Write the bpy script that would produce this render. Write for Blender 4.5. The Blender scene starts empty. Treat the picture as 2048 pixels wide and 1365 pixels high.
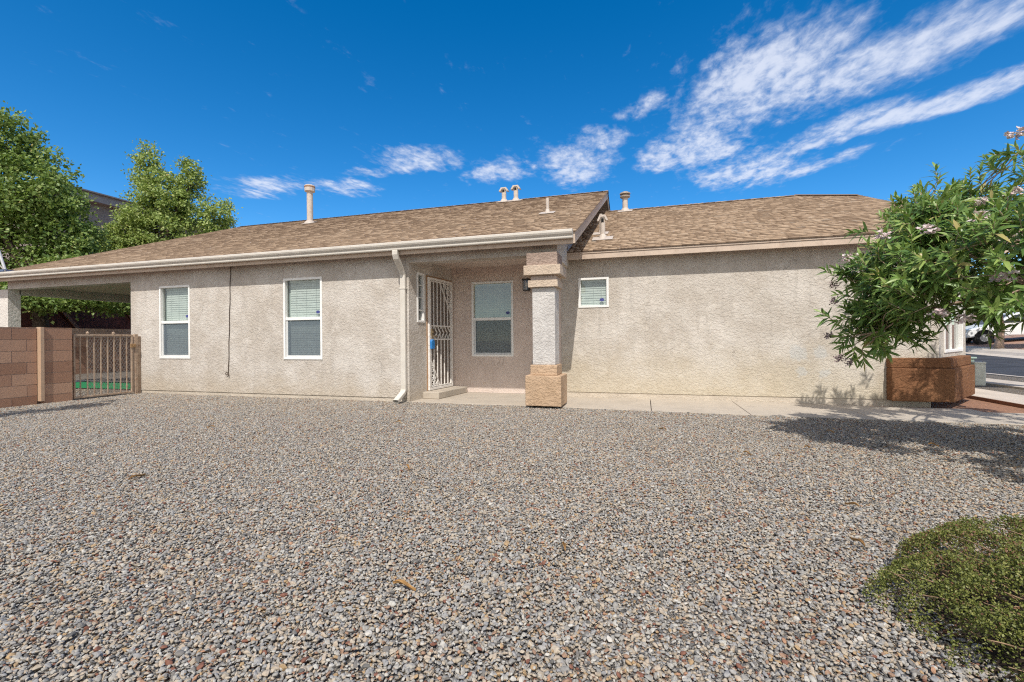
import bpy, math, random
import numpy as np
from mathutils import Vector, Matrix
rnd = random.Random(7)
rng = np.random.default_rng(11)
R = math.radians
sc = bpy.context.scene
col = sc.collection

# ------------------------------------------------------------------ camera
YAW, ROLL, CAMH = R(16.2), R(0.46), 1.08
cam_d = bpy.data.cameras.new("camera"); cam = bpy.data.objects.new("camera", cam_d); col.objects.link(cam)
fw = Vector((-math.sin(YAW), math.cos(YAW), 0)); rt = Vector((math.cos(YAW), math.sin(YAW), 0)); up = Vector((0, 0, 1))
r2 = rt*math.cos(ROLL) - up*math.sin(ROLL); u2 = up*math.cos(ROLL) + rt*math.sin(ROLL)
mw = Matrix((r2, u2, -fw)).transposed().to_4x4(); mw.translation = (0, 0, CAMH)
cam.matrix_world = mw
cam_d.sensor_width = 36; cam_d.lens = 36*910/2048; cam_d.shift_y = -0.0012
cam_d.clip_start = 0.05; cam_d.clip_end = 2000
sc.camera = cam

# ------------------------------------------------------------------ light
SUND = Vector((-0.21, 1.0, -1.355))
sun_d = bpy.data.lights.new("sun", 'SUN'); sun = bpy.data.objects.new("sun", sun_d); col.objects.link(sun)
sun_d.energy = 4.0; sun_d.angle = R(0.5); sun_d.color = (1.0, 0.945, 0.87)
sun.rotation_euler = SUND.to_track_quat('-Z', 'Y').to_euler(); sun.location = (3, -12, 14)
vs = sc.view_settings; vs.view_transform = 'Standard'; vs.look = 'None'; vs.exposure = 0.10; vs.gamma = 1.0
vs.use_curve_mapping = False
sc.cycles.max_bounces = 6; sc.cycles.transparent_max_bounces = 24
sc.cycles.use_adaptive_sampling = True; sc.cycles.adaptive_threshold = 0.02
sc.cycles.use_denoising = False; sc.cycles.denoising_input_passes = 'RGB_ALBEDO_NORMAL'; sc.cycles.denoising_prefilter = 'ACCURATE'; sc.cycles.filter_width = 1.15

# ------------------------------------------------------------------ node helper
class NT:
    def __init__(s, tree): s.t = tree; s.n = tree.nodes; s.l = tree.links
    def new(s, typ, **kw):
        nd = s.n.new(typ)
        for k, v in kw.items(): setattr(nd, k, v)
        return nd
    def put(s, sock, v):
        if isinstance(v, bpy.types.NodeSocket): s.l.new(v, sock)
        elif v is not None:
            if sock.type == 'RGBA' and len(v) == 3: v = (*v, 1)
            sock.default_value = v
    def math(s, op, a, b=None, c=None, clamp=False):
        nd = s.new('ShaderNodeMath', operation=op, use_clamp=clamp)
        for i, v in enumerate((a, b, c)):
            if v is not None: s.put(nd.inputs[i], v)
        return nd.outputs[0]
    def vmath(s, op, a, b=None):
        nd = s.new('ShaderNodeVectorMath', operation=op)
        s.put(nd.inputs[0], a)
        if b is not None: s.put(nd.inputs[1], b)
        return nd.outputs['Value'] if op in ('LENGTH', 'DOT_PRODUCT') else nd.outputs[0]
    def mapping(s, vec, loc=(0, 0, 0), rot=(0, 0, 0), scale=(1, 1, 1), typ='POINT'):
        nd = s.new('ShaderNodeMapping', vector_type=typ)
        s.put(nd.inputs['Vector'], vec); nd.inputs['Location'].default_value = loc
        nd.inputs['Rotation'].default_value = rot; nd.inputs['Scale'].default_value = scale
        return nd.outputs[0]
    def noise(s, vec, scale, detail=4, rough=.55, dist=0.0, out='Fac'):
        nd = s.new('ShaderNodeTexNoise')
        if vec is not None: s.put(nd.inputs['Vector'], vec)
        nd.inputs['Scale'].default_value = scale; nd.inputs['Detail'].default_value = detail
        nd.inputs['Roughness'].default_value = rough; nd.inputs['Distortion'].default_value = dist
        return nd.outputs[0 if out == 'Fac' else 1]
    def vor(s, vec, scale, feature='F1', out='Distance', rand=1.0):
        nd = s.new('ShaderNodeTexVoronoi', feature=feature)
        if vec is not None: s.put(nd.inputs['Vector'], vec)
        nd.inputs['Scale'].default_value = scale; nd.inputs['Randomness'].default_value = rand
        return nd.outputs[out]
    def ramp(s, fac, stops, interp='LINEAR'):
        nd = s.new('ShaderNodeValToRGB'); cr = nd.color_ramp; cr.interpolation = interp
        while len(cr.elements) < len(stops): cr.elements.new(0.5)
        for e, (p, c) in zip(cr.elements, stops):
            e.position = p; e.color = (*c, 1) if len(c) == 3 else c
        s.put(nd.inputs[0], fac); return nd.outputs[0]
    def mrange(s, v, a, b, c=0.0, d=1.0, smooth=True):
        nd = s.new('ShaderNodeMapRange', interpolation_type='SMOOTHSTEP' if smooth else 'LINEAR')
        s.put(nd.inputs[0], v)
        for i, q in enumerate((a, b, c, d)): nd.inputs[1+i].default_value = q
        return nd.outputs[0]
    def mix(s, fac, a, b, mode='MIX'):
        nd = s.new('ShaderNodeMix', data_type='RGBA', blend_type=mode)
        s.put(nd.inputs[0], fac); s.put(nd.inputs[6], a); s.put(nd.inputs[7], b)
        return nd.outputs[2]
    def bump(s, h, strength=.5, dist=.01, nrm=None):
        nd = s.new('ShaderNodeBump'); nd.inputs['Strength'].default_value = strength
        nd.inputs['Distance'].default_value = dist; s.put(nd.inputs['Height'], h)
        if nrm is not None: s.put(nd.inputs['Normal'], nrm)
        return nd.outputs[0]

# ------------------------------------------------------------------ world: sky + clouds
w = bpy.data.worlds.new("World"); sc.world = w; w.use_nodes = True
t = NT(w.node_tree); t.n.clear()
sky = t.new('ShaderNodeTexSky', sky_type='NISHITA'); sky.sun_disc = False
sky.sun_elevation = math.atan2(1.355, math.hypot(0.21, 1.0)); sky.sun_rotation = math.atan2(0.21, -1.0)
sky.altitude = 1600; sky.air_density = 1.0; sky.dust_density = 0.25; sky.ozone_density = 2.2
hs = t.new('ShaderNodeHueSaturation'); hs.inputs['Hue'].default_value = 0.499
hs.inputs['Saturation'].default_value = 1.42; hs.inputs['Value'].default_value = 1.13
t.put(hs.inputs['Color'], sky.outputs[0])
tc = t.new('ShaderNodeTexCoord'); sp = t.new('ShaderNodeSeparateXYZ'); t.put(sp.inputs[0], tc.outputs['Generated'])
zc = t.math('MAXIMUM', sp.outputs[2], 0.02)
cmb = t.new('ShaderNodeCombineXYZ')
t.put(cmb.inputs[0], t.math('DIVIDE', sp.outputs[0], zc)); t.put(cmb.inputs[1], t.math('DIVIDE', sp.outputs[1], zc))
q = cmb.outputs[0]
qw = t.vmath('ADD', q, t.vmath('MULTIPLY', t.vmath('SUBTRACT', t.noise(q, 2.2, 3, out='C'), (.5, .5, .5)), (.35, .35, 0)))
# blobs on the cloud layer: centre, half size, turn, weight
BL = [(.45, 1.98, .42, .50, 0, .88), (.88, 1.98, .50, .30, -45, .86), (1.22, 2.42, .62, .15, -45, .92), (.85, 2.62, .55, .18, -45, .78), (.30, 2.52, .32, .42, 0, .86),
      (.60, 3.0, .42, .46, 0, .76), (.08, 2.62, .20, .28, 0, .84), (-.38, 2.62, .26, .50, 0, .78), (-.83, 2.58, .26, .24, 0, .78), (-1.20, 2.28, .34, .22, 0, .78),
      (-1.5, 2.32, .25, .16, 0, .66), (-2.35, 2.38, .5, .26, 0, .70), (-1.9, 2.5, .26, .28, 0, .66), (-.01, 2.02, .12, .15, 0, .74), (-.2, 2.3, .16, .22, 0, .64), (.2, 1.75, .10, .10, 0, .62), (1.0, 3.05, .40, .12, -45, .74)]
msk = None
for cx, cy, rx, ry, ro, wt in BL:
    m = t.mapping(qw, (cx, cy, 0), (0, 0, R(ro)), (rx, ry, 1), 'TEXTURE')
    v = t.math('MULTIPLY', t.mrange(t.vmath('LENGTH', m), 0.25, 1.25, 1, 0), wt)
    msk = v if msk is None else t.math('MAXIMUM', msk, v)
qs = t.mapping(q, scale=(1, .48, 1))
puff = t.math('ADD', t.math('MULTIPLY', t.noise(qs, 8.5, 6, .6, .3), .58), t.math('MULTIPLY', t.noise(t.mapping(qs, rot=(0, 0, R(25)), scale=(1, 1.4, 1)), 21.0, 5, .6, .3), .42))
streak = t.noise(t.mapping(q, rot=(0, 0, R(-45)), scale=(8, 1.3, 1)), 1.0, 4, .5, .1)
right = t.mrange(sp.outputs[0], .18, .42)
nz = t.math('ADD', t.math('MULTIPLY', puff, t.math('SUBTRACT', 1.0, t.math('MULTIPLY', right, .26))), t.math('MULTIPLY', streak, t.math('MULTIPLY', right, .26)))
dens = t.math('SUBTRACT', t.math('ADD', t.math('MULTIPLY', msk, .80), t.math('MULTIPLY', nz, 1.9)), 1.15)
alpha = t.math('MULTIPLY', t.mrange(dens, -.05, .70), .82)
ccol = t.mix(t.mrange(dens, .10, .60), (3.3, 3.8, 5.1), (5.2, 5.5, 6.3))
# warm-white fill added to the unseen sky behind the viewer, lifting facade and eaves
sky_fill = t.math('MULTIPLY', t.mrange(sp.outputs[1], .05, -.45), t.mrange(t.noise(tc.outputs['Generated'], 2.6, 5, .6), .30, .60, .45, .95))
sky_fill = t.math('MULTIPLY', sky_fill, t.mrange(sp.outputs[2], 0.0, .12))
bg = t.new('ShaderNodeBackground'); t.put(bg.inputs[0], t.mix(alpha, t.mix(sky_fill, hs.outputs[0], (6.4, 6.0, 5.6)), ccol)); bg.inputs[1].default_value = 0.15
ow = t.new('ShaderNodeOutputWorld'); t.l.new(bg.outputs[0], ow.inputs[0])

# ------------------------------------------------------------------ materials
MATS = {}
def newmat(name):
    m = bpy.data.materials.new(name); m.use_nodes = True; t = NT(m.node_tree); t.n.clear()
    o = t.new('ShaderNodeOutputMaterial'); b = t.new('ShaderNodeBsdfPrincipled'); t.l.new(b.outputs[0], o.inputs[0])
    b.inputs['Specular IOR Level'].default_value = 0.3
    MATS[name] = m; return m, t, b, o
def pos(t): return t.new('ShaderNodeNewGeometry').outputs['Position']
def simple(name, c, rough=.6, var=.12, vscale=6, bstr=0.0, bscale=80, bdist=.004, metal=0, grime=None, gscale=3):
    m, t, b, o = newmat(name); p = pos(t)
    n = t.noise(p, vscale, 5, .6)
    f = t.mrange(n, .3, .7)
    cc = t.mix(f, tuple(x*(1-var) for x in c), tuple(min(1, x*(1+var)) for x in c))
    if grime: cc = t.mix(t.math('MULTIPLY', t.mrange(t.noise(p, gscale, 6, .7), .5, .72), .8), cc, grime)
    t.put(b.inputs['Base Color'], cc); b.inputs['Roughness'].default_value = rough; b.inputs['Metallic'].default_value = metal
    if bstr: t.put(b.inputs['Normal'], t.bump(t.noise(p, bscale, 4, .6), bstr, bdist))
    return m
def stucco(name, c, light, stain=None, stainz=(0.05, .9), bst=.48, patch=False):
    m, t, b, o = newmat(name); p = pos(t)
    big = t.noise(p, 1.3, 6, .62)
    cc = t.mix(t.mrange(big, .36, .66), c, light)
    mid = t.noise(p, 5.0, 5, .6, .4)
    cc = t.mix(t.math('MULTIPLY', t.mrange(mid, .48, .70), .42), cc, tuple(min(1, x*1.17) for x in light))
    run = t.noise(t.mapping(p, scale=(7, 7, .8)), 1.0, 5, .6)
    cc = t.mix(t.math('MULTIPLY', t.mrange(run, .52, .72), .30), cc, tuple(x*.74 for x in c))
    if stain:
        s = t.new('ShaderNodeSeparateXYZ'); t.put(s.inputs[0], p)
        zz = t.math('ADD', s.outputs[2], t.math('MULTIPLY', t.math('SUBTRACT', big, .5), .9))
        cc = t.mix(t.math('MULTIPLY', t.mrange(zz, stainz[1], stainz[0]), .6), cc, stain)
    if patch:   # old repair patches of a bluish paint
        pm = None
        for (x, z, r) in ((2.42, .82, .17), (2.72, .84, .14), (2.48, .52, .11), (2.80, .50, .10)):
            d = t.vmath('LENGTH', t.vmath('SUBTRACT', p, (x, 8.45, z)))
            d = t.math('ADD', d, t.math('MULTIPLY', t.math('SUBTRACT', t.noise(p, 14, 4), .5), .22))
            v = t.mrange(d, r, r*.5); pm = v if pm is None else t.math('MAXIMUM', pm, v)
        cc = t.mix(t.math('MULTIPLY', pm, .34), cc, (.50, .55, .58))
    ce = t.vor(t.vmath('ADD', p, t.vmath('MULTIPLY', t.vmath('SUBTRACT', t.noise(p, 2.5, 5, out='C'), (.5, .5, .5)), (.5, .5, .5))), .9, 'DISTANCE_TO_EDGE')
    cm = t.math('MULTIPLY', t.mrange(ce, .008, .002), t.mrange(t.noise(p, 1.1, 2), .54, .62))
    cc = t.mix(t.math('MULTIPLY', cm, .35), cc, tuple(x*.45 for x in c))
    fine = t.noise(p, 95, 3, .6)
    cc = t.mix(t.math('MULTIPLY', t.mrange(fine, .42, .30), .22), cc, tuple(x*.66 for x in c))
    t.put(b.inputs['Base Color'], cc); b.inputs['Roughness'].default_value = .92; b.inputs['Specular IOR Level'].default_value = .12
    lace = t.mrange(t.noise(t.mapping(p, scale=(1, 1, 1.25)), 19, 4, .60, .7), .38, .60)
    n1 = t.bump(lace, bst, .012)
    n2 = t.bump(fine, .18, .004, n1)
    t.put(b.inputs['Normal'], n2)
    return m
def glass(name, tint, refl=.05, tr=.9):
    m, t, b, o = newmat(name); t.n.remove(b)
    a = t.new('ShaderNodeBsdfTransparent'); a.inputs[0].default_value = (*[x*tr for x in tint], 1)
    g = t.new('ShaderNodeBsdfGlossy'); g.inputs['Roughness'].default_value = .02; g.inputs[0].default_value = (1, 1, 1, 1)
    ge = t.new('ShaderNodeNewGeometry'); c = t.math('ABSOLUTE', t.vmath('DOT_PRODUCT', ge.outputs['Normal'], ge.outputs['Incoming']))
    f = t.math('POWER', t.math('SUBTRACT', 1.0, c, clamp=True), 5.0)
    mx = t.new('ShaderNodeMixShader'); t.put(mx.inputs[0], t.math('ADD', f, refl, clamp=True))
    t.l.new(a.outputs[0], mx.inputs[1]); t.l.new(g.outputs[0], mx.inputs[2]); t.l.new(mx.outputs[0], o.inputs[0])
    return m
def leafmat(name, stops, trans=.35, rough=.45, attr='rnd'):
    m, t, b, o = newmat(name)
    a = t.new('ShaderNodeAttribute'); a.attribute_name = attr
    cc = t.ramp(a.outputs['Fac'], stops)
    t.put(b.inputs['Base Color'], cc); b.inputs['Roughness'].default_value = rough; b.inputs['Specular IOR Level'].default_value = .35
    tl = t.new('ShaderNodeBsdfTranslucent'); t.put(tl.inputs[0], t.mix(.5, cc, (.25, .33, .03)))
    mx = t.new('ShaderNodeMixShader'); mx.inputs[0].default_value = trans
    t.l.new(b.outputs[0], mx.inputs[1]); t.l.new(tl.outputs[0], mx.inputs[2]); t.l.new(mx.outputs[0], o.inputs[0])
    return m
def attrmat(name, stops, rough=.9, var=.15, vs_=60, bstr=.4, interp='LINEAR', weather=None):
    m, t, b, o = newmat(name); p = pos(t)
    a = t.new('ShaderNodeAttribute'); a.attribute_name = 'rnd'
    cc = t.ramp(a.outputs['Fac'], stops, interp)
    n = t.noise(p, vs_, 4, .7)
    cc = t.mix(t.mrange(n, .3, .7), cc, t.mix(1.0, cc, (1-var*2, 1-var*2, 1-var*2), 'MULTIPLY'))
    if weather: cc = t.mix(t.math('MULTIPLY', t.mrange(t.noise(p, .8, 5, .6), .45, .7), .2), cc, weather)
    t.put(b.inputs['Base Color'], cc); b.inputs['Roughness'].default_value = rough; b.inputs['Specular IOR Level'].default_value = .15
    if bstr: t.put(b.inputs['Normal'], t.bump(n, bstr, .004))
    return m

STU = stucco('stucco', (.495, .445, .388), (.605, .563, .512), stain=(.48, .405, .31), stainz=(.0, .55))
STW = stucco('stucco_wing', (.495, .446, .386), (.605, .562, .506), stain=(.53, .45, .315), stainz=(.05, 1.15), patch=True)
STP = stucco('stucco_porch', (.62, .515, .45), (.68, .575, .51), bst=.4)
STD = stucco('stucco_dark', (.33, .25, .205), (.40, .31, .26), bst=.6)  # darker brown stucco for the top block of the porch column
STC = stucco('stucco_column', (.52, .495, .47), (.63, .605, .575), bst=.5)
STO = stucco('stucco_orange', (.47, .33, .215), (.55, .395, .27), bst=.55)
STB = stucco('stucco_brown', (.19, .09, .046), (.245, .122, .062), bst=.8)
STF = stucco('stucco_band', (.52, .455, .375), (.58, .51, .42), bst=.4)
TRIM = simple('trim_paint', (.56, .45, .36), .6, .08, 4, .15, 60, grime=(.40, .30, .23), gscale=5)
SOFF = simple('soffit_paint', (.50, .385, .30), .7, .10, 4, .1)
GUTM = simple('gutter_paint', (.64, .60, .535), .38, .05, 5, 0, grime=(.60, .55, .47), gscale=4)
WHT = simple('white_vinyl', (.84, .83, .80), .4, .03, 8)
VENT = simple('vent_paint', (.54, .475, .415), .55, .10, 12, grime=(.42, .33, .27), gscale=14)
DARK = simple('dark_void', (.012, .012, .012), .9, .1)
BLIND = simple('blind_slats', (.56, .60, .565), .5, .05, 9)
GRILL = simple('painted_iron', (.84, .81, .765), .42, .07, 14, grime=(.45, .35, .27), gscale=25)
DOORM = simple('door_paint', (.40, .32, .27), .55, .10, 6)
BLUEM = simple('blue_plastic', (.03, .20, .52), .4, .08, 30)
STKM = simple('sticker_blue', (.07, .08, .26), .4, .3, 90)
BLACKM = simple('black_metal', (.025, .022, .02), .45, .2, 20)
LAMPG = glass('lamp_glass', (1, .97, .9), .04, .85)
GLASS = glass('window_glass', (.93, .965, .95), .07)
GLASSP = glass('porch_glass', (.93, .95, .88), .09)
GREYM = simple('grey_metal', (.42, .42, .43), .45, .08, 10)
CONC = simple('concrete', (.46, .405, .335), .9, .10, 2.2, .25, 120, .003, grime=(.33, .29, .245), gscale=2.2)
CONC2 = simple('concrete_far', (.52, .46, .40), .9, .10, 2, .2, 60)
ASPH = simple('asphalt', (.050, .052, .060), .9, .25, 1.2, .3, 90)
DIRT = simple('red_dirt', (.30, .165, .105), .95, .3, 30, .6, 50, .02)
LOTM = simple('red_gravel', (.36, .225, .17), .95, .35, 40, .6, 60, .02)
TURF = simple('turf_green', (.02, .20, .075), .8, .2, 60, .5, 200)
IRON = simple('rusty_iron', (.40, .30, .22), .6, .18, 16, .2, 90, grime=(.22, .11, .06), gscale=14)
STEEL = simple('galvanised', (.38, .35, .31), .5, .15, 20)
BARK = simple('bark', (.11, .08, .06), .9, .3, 12, .8, 30, .02)
BARK2 = simple('pale_bark', (.40, .29, .22), .9, .2, 12, .5, 30, .02)
TWIG = simple('dry_twig', (.27, .18, .11), .9, .3, 40)
NEIGH = stucco('neighbour_stucco', (.27, .235, .215), (.31, .27, .25), bst=.4)
NROOF = simple('neighbour_trim', (.30, .28, .28), .6, .1)
FENCE = simple('stained_fence', (.14, .045, .032), .85, .35, 7, .4, 40)
RAIL = simple('fence_brace', (.34, .16, .10), .8, .2, 9)
CARP = simple('car_white', (.78, .79, .80), .25, .02, 3)
TYRE = simple('tyre_rubber', (.02, .02, .022), .8, .2, 20)
CARG = simple('car_glass', (.02, .025, .03), .08, .1)
LAMPC = simple('headlight', (.6, .62, .64), .15, .1)
GRNB = simple('green_enamel', (.30, .40, .35), .55, .08, 5, grime=(.24, .30, .26), gscale=9)
PEDM = simple('pale_plastic', (.58, .60, .54), .6, .08, 9, grime=(.42, .42, .35), gscale=7)
PETAL = leafmat('petal', [(0, (.62, .42, .44)), (.5, (.80, .66, .66)), (1, (.86, .80, .78))], .3, .6)
DRYFL = simple('dry_flower', (.30, .22, .22), .9, .3, 40)
SHING = attrmat('shingles', [(0, (.15, .105, .075)), (.11, (.22, .155, .11)), (.12, (.24, .165, .11)), (.36, (.37, .262, .175)), (.6, (.44, .318, .215)), (.85, (.51, .38, .265)), (1, (.38, .31, .24))], .95, .14, 130, .7, weather=(.46, .35, .25))
BLOCK = None
def blockmat():
    m, t, b, o = newmat('cinder_block'); p = pos(t)
    a = t.new('ShaderNodeAttribute'); a.attribute_name = 'rnd'
    cc = t.ramp(a.outputs['Fac'], [(0, (.37, .205, .135)), (.5, (.47, .275, .185)), (1, (.56, .35, .24))])
    n = t.noise(p, 160, 4, .7); cc = t.mix(t.mrange(n, .35, .65), cc, t.mix(1.0, cc, (.72, .70, .68), 'MULTIPLY'))
    cc = t.mix(t.math('MULTIPLY', t.mrange(t.noise(p, 4, 5, .7), .5, .75), .5), cc, (.36, .22, .15))
    t.put(b.inputs['Base Color'], cc); b.inputs['Roughness'].default_value = .95
    t.put(b.inputs['Normal'], t.bump(n, .6, .006)); return m
BLOCK = blockmat()
MORT = simple('mortar', (.47, .34, .265), .95, .2, 30)

# ------------------------------------------------------------------ mesh builder
def wloc(o):
    v = Vector((0, 0, 0))
    while o is not None: v += o.location; o = o.parent
    return v
class MB:
    def __init__(s): s.v = []; s.f = []; s.m = []; s.a = []; s.mi = 0; s.av = .5
    def add(s, vs_, fs):
        k = len(s.v); s.v += [tuple(x) for x in vs_]
        for f in fs: s.f.append(tuple(i+k for i in f)); s.m.append(s.mi); s.a.append(s.av)
    def add_(s, vs_): s.add(vs_, [tuple(range(len(vs_)))]); return s
    def box(s, x0, x1, y0, y1, z0, z1):
        s.add([(x0, y0, z0), (x1, y0, z0), (x1, y1, z0), (x0, y1, z0), (x0, y0, z1), (x1, y0, z1), (x1, y1, z1), (x0, y1, z1)],
              [(3, 2, 1, 0), (4, 5, 6, 7), (0, 1, 5, 4), (1, 2, 6, 5), (2, 3, 7, 6), (3, 0, 4, 7)]); return s
    def prism(s, poly, ext):
        n = len(poly); e = Vector(ext); p = [Vector(x) for x in poly]
        s.add(p + [x+e for x in p], [tuple(range(n))[::-1], tuple(range(n, 2*n))] + [(i, (i+1) % n, n+(i+1) % n, n+i) for i in range(n)]); return s
    def tube(s, pts, r, seg=8, caps=True):
        pts = [Vector(p) for p in pts]; n = len(pts); rr = r if isinstance(r, (list, tuple)) else [r]*n
        k = []; prev = None
        for i, p in enumerate(pts):
            d = (pts[min(i+1, n-1)] - pts[max(i-1, 0)]).normalized()
            if prev is None: a = d.orthogonal().normalized()
            else:
                a = prev - d*prev.dot(d); a = a.normalized() if a.length > 1e-6 else d.orthogonal().normalized()
            prev = a; b = d.cross(a)
            k += [p + (a*math.cos(2*math.pi*j/seg) + b*math.sin(2*math.pi*j/seg))*rr[i] for j in range(seg)]
        fs = [(i*seg+j, i*seg+(j+1) % seg, (i+1)*seg+(j+1) % seg, (i+1)*seg+j) for i in range(n-1) for j in range(seg)]
        if caps: fs += [tuple(range(seg))[::-1], tuple(range((n-1)*seg, n*seg))]
        s.add(k, fs); return s
    def bar(s, a, b, wdt, dep=None, n=None):
        a = Vector(a); b = Vector(b); dep = dep or wdt; d = (b-a).normalized()
        x = d.cross(Vector(n) if n else (Vector((0, 1, 0)) if abs(d.y) < .9 else Vector((1, 0, 0)))).normalized(); y = d.cross(x)
        x *= wdt/2; y *= dep/2
        s.add([a-x-y, a+x-y, a+x+y, a-x+y, b-x-y, b+x-y, b+x+y, b-x+y],
              [(3, 2, 1, 0), (4, 5, 6, 7), (0, 1, 5, 4), (1, 2, 6, 5), (2, 3, 7, 6), (3, 0, 4, 7)]); return s
    def lathe(s, c, prof, seg=14):
        k = []; c = Vector(c)
        for r, z in prof: k += [c + Vector((r*math.cos(2*math.pi*j/seg), r*math.sin(2*math.pi*j/seg), z)) for j in range(seg)]
        n = len(prof)
        s.add(k, [(i*seg+j, i*seg+(j+1) % seg, (i+1)*seg+(j+1) % seg, (i+1)*seg+j) for i in range(n-1) for j in range(seg)] +
              [tuple(range(seg))[::-1], tuple(range((n-1)*seg, n*seg))]); return s
    def xf(s, fn): s.v = [tuple(fn(Vector(p))) for p in s.v]; return s
    def build(s, name, mats, parent=None, smooth=False, bevel=0, loc=None):
        me = bpy.data.meshes.new(name); o = bpy.data.objects.new(name, me); col.objects.link(o)
        off = Vector((0, 0, 0))
        if parent is not None: o.parent = parent; off = wloc(parent)
        if loc is not None: o.location = Vector(loc) - off; off = Vector(loc)
        me.from_pydata([(p[0]-off.x, p[1]-off.y, p[2]-off.z) for p in s.v], [], s.f)
        for m in (mats if isinstance(mats, (list, tuple)) else [mats]): me.materials.append(m)
        me.polygons.foreach_set('material_index', s.m)
        if len(set(s.a)) > 1:
            at = me.attributes.new('rnd', 'FLOAT', 'FACE'); at.data.foreach_set('value', s.a)
        if smooth: me.polygons.foreach_set('use_smooth', [True]*len(me.polygons))
        me.update()
        if bevel:
            b = o.modifiers.new('bevel', 'BEVEL'); b.width = bevel; b.segments = 2; b.limit_method = 'ANGLE'
        return o
def thing(name, label, cat, loc=(0, 0, 0), group=None):
    o = bpy.data.objects.new(name, None); col.objects.link(o); o.location = loc; o.empty_display_size = .2
    return tag(o, label, cat, group)
def tag(o, label, cat, group=None):
    o['label'] = label; o['category'] = cat
    if group: o['group'] = group
    return o
def struct(o, kind='structure'): o['kind'] = kind; return o
def mesh_np(name, V, F, mat, parent=None, rndv=None, loc=None, smooth=False):
    me = bpy.data.meshes.new(name); V = np.asarray(V, np.float32).reshape(-1, 3); F = np.asarray(F, np.int32)
    off = Vector((0, 0, 0))
    o = bpy.data.objects.new(name, me); col.objects.link(o)
    if parent is not None: o.parent = parent; off = wloc(parent)
    if loc is not None: o.location = Vector(loc)-off; off = Vector(loc)
    V = V - np.array(off, np.float32); nf, k = F.shape
    me.vertices.add(len(V)); me.vertices.foreach_set('co', V.ravel())
    me.loops.add(nf*k); me.loops.foreach_set('vertex_index', F.ravel())
    me.polygons.add(nf); me.polygons.foreach_set('loop_start', np.arange(0, nf*k, k, dtype=np.int32))
    if smooth: me.polygons.foreach_set('use_smooth', np.ones(nf, bool))
    me.update(calc_edges=True); me.materials.append(mat)
    if rndv is not None:
        at = me.attributes.new('rnd', 'FLOAT', 'FACE'); at.data.foreach_set('value', np.asarray(rndv, np.float32))
    return o

# ------------------------------------------------------------------ ground and streets
g = MB(); g.add([(-400, -400, -.07), (400, -400, -.07), (400, 500, -.07), (-400, 500, -.07)], [(0, 1, 2, 3)])
struct(g.build('ground', LOTM))
def gravel_sheet_mat():
    m, t, b, o = newmat('gravel_sheet'); p = pos(t)
    c = t.vor(p, 75, out='Color'); s = t.new('ShaderNodeSeparateColor'); t.put(s.inputs[0], c)
    cc = t.mix(1.0, t.ramp(s.outputs[0], GST, 'CONSTANT'), (.78, .75, .72), 'MULTIPLY')
    d = t.vor(p, 75, 'DISTANCE_TO_EDGE')
    t.put(b.inputs['Base Color'], cc); b.inputs['Roughness'].default_value = .9
    t.put(b.inputs['Normal'], t.bump(t.mrange(d, 0, .25), 1.0, .012)); return m
GST = [(0, (0.299, 0.288, 0.265)), (.13, (0.369, 0.353, 0.319)), (.25, (0.435, 0.367, 0.290)), (.36, (0.307, 0.303, 0.298)), (.47, (0.394, 0.337, 0.261)), (.57, (0.190, 0.181, 0.170)), (.64, (0.453, 0.393, 0.313)),
       (.71, (0.458, 0.444, 0.405)), (.78, (0.309, 0.200, 0.138)), (.82, (0.402, 0.283, 0.162)), (.86, (0.129, 0.126, 0.120)), (.90, (0.357, 0.347, 0.332)), (.94, (0.219, 0.102, 0.070)), (.965, (0.527, 0.504, 0.460)), (.985, (0.404, 0.238, 0.152))]
GSM = gravel_sheet_mat()
g = MB(); g.add([(-11.2, -6, -.013), (5.5, -6, -.013), (5.5, 7.24, -.013), (-11.2, 7.24, -.013)], [(0, 1, 2, 3)])
g.add([(-24, 4.0, -.02), (-10.45, 4.0, -.02), (-10.45, 16, -.02), (-24, 16, -.02)], [(0, 1, 2, 3)])
struct(g.build('gravel_bed', GSM))
# walkway slabs with open joints
g = MB(); xs = [(-3.96, -1.6), (-1.59, .09), (.10, 1.42), (1.43, 2.9), (2.91, 4.6), (4.61, 7.4)]
def yfront(x): return 7.17 - .075*max(0, x+1.3) + .004*max(0, x+1.3)**2*2
for a, b in xs:
    yb = 8.74 if a < -2 else 8.46
    if a > 4: yb = 8.0
    if a > 2.9 and a < 4: yb = 8.3
    g.prism([(a, yfront(a), -.10), (b, yfront(b), -.10), (b, yb, -.10), (a, yb, -.10)], (0, 0, .108))
struct(g.build('walkway', CONC, bevel=.006))
# bed and strips on the right of the house
def strip(name, m, x0, x1, y0, y1, z):
    g = MB(); g.add([(x0, y0, z), (x1, y0, z), (x1, y1, z), (x0, y1, z)], [(0, 1, 2, 3)]); return struct(g.build(name, m))
strip('dirt_bed', DIRT, 3.4, 5.45, 7.95, 14, -.01)
g = MB().box(5.46, 6.3, 7.4, 40, -.06, .05); struct(g.build('driveway_strip', CONC2, bevel=.01))
g = MB().box(5.44, 5.458, 7.4, 30, -.06, .045); struct(g.build('edging', simple('edging_rust', (.20, .09, .05), .8, .2)))
strip('gravel_verge', GSM, 6.3, 7.35, 4, 60, -.012)
g = MB().box(7.35, 8.2, 4, 60, -.06, .03); struct(g.build('sidewalk', CONC2))
strip('gravel_verge', GSM, 8.2, 9.35, 4, 60, -.012)
g = MB().box(9.35, 9.52, 4, 60, -.06, .012); struct(g.build('kerb', CONC2))
BX = [9.52, 14.5, 15.2, 15.32, 16.4, 17.4, 22, 40]; BZ = [-.02, .22, .24, .36, .42, .50, .90, 1.6]
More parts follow.
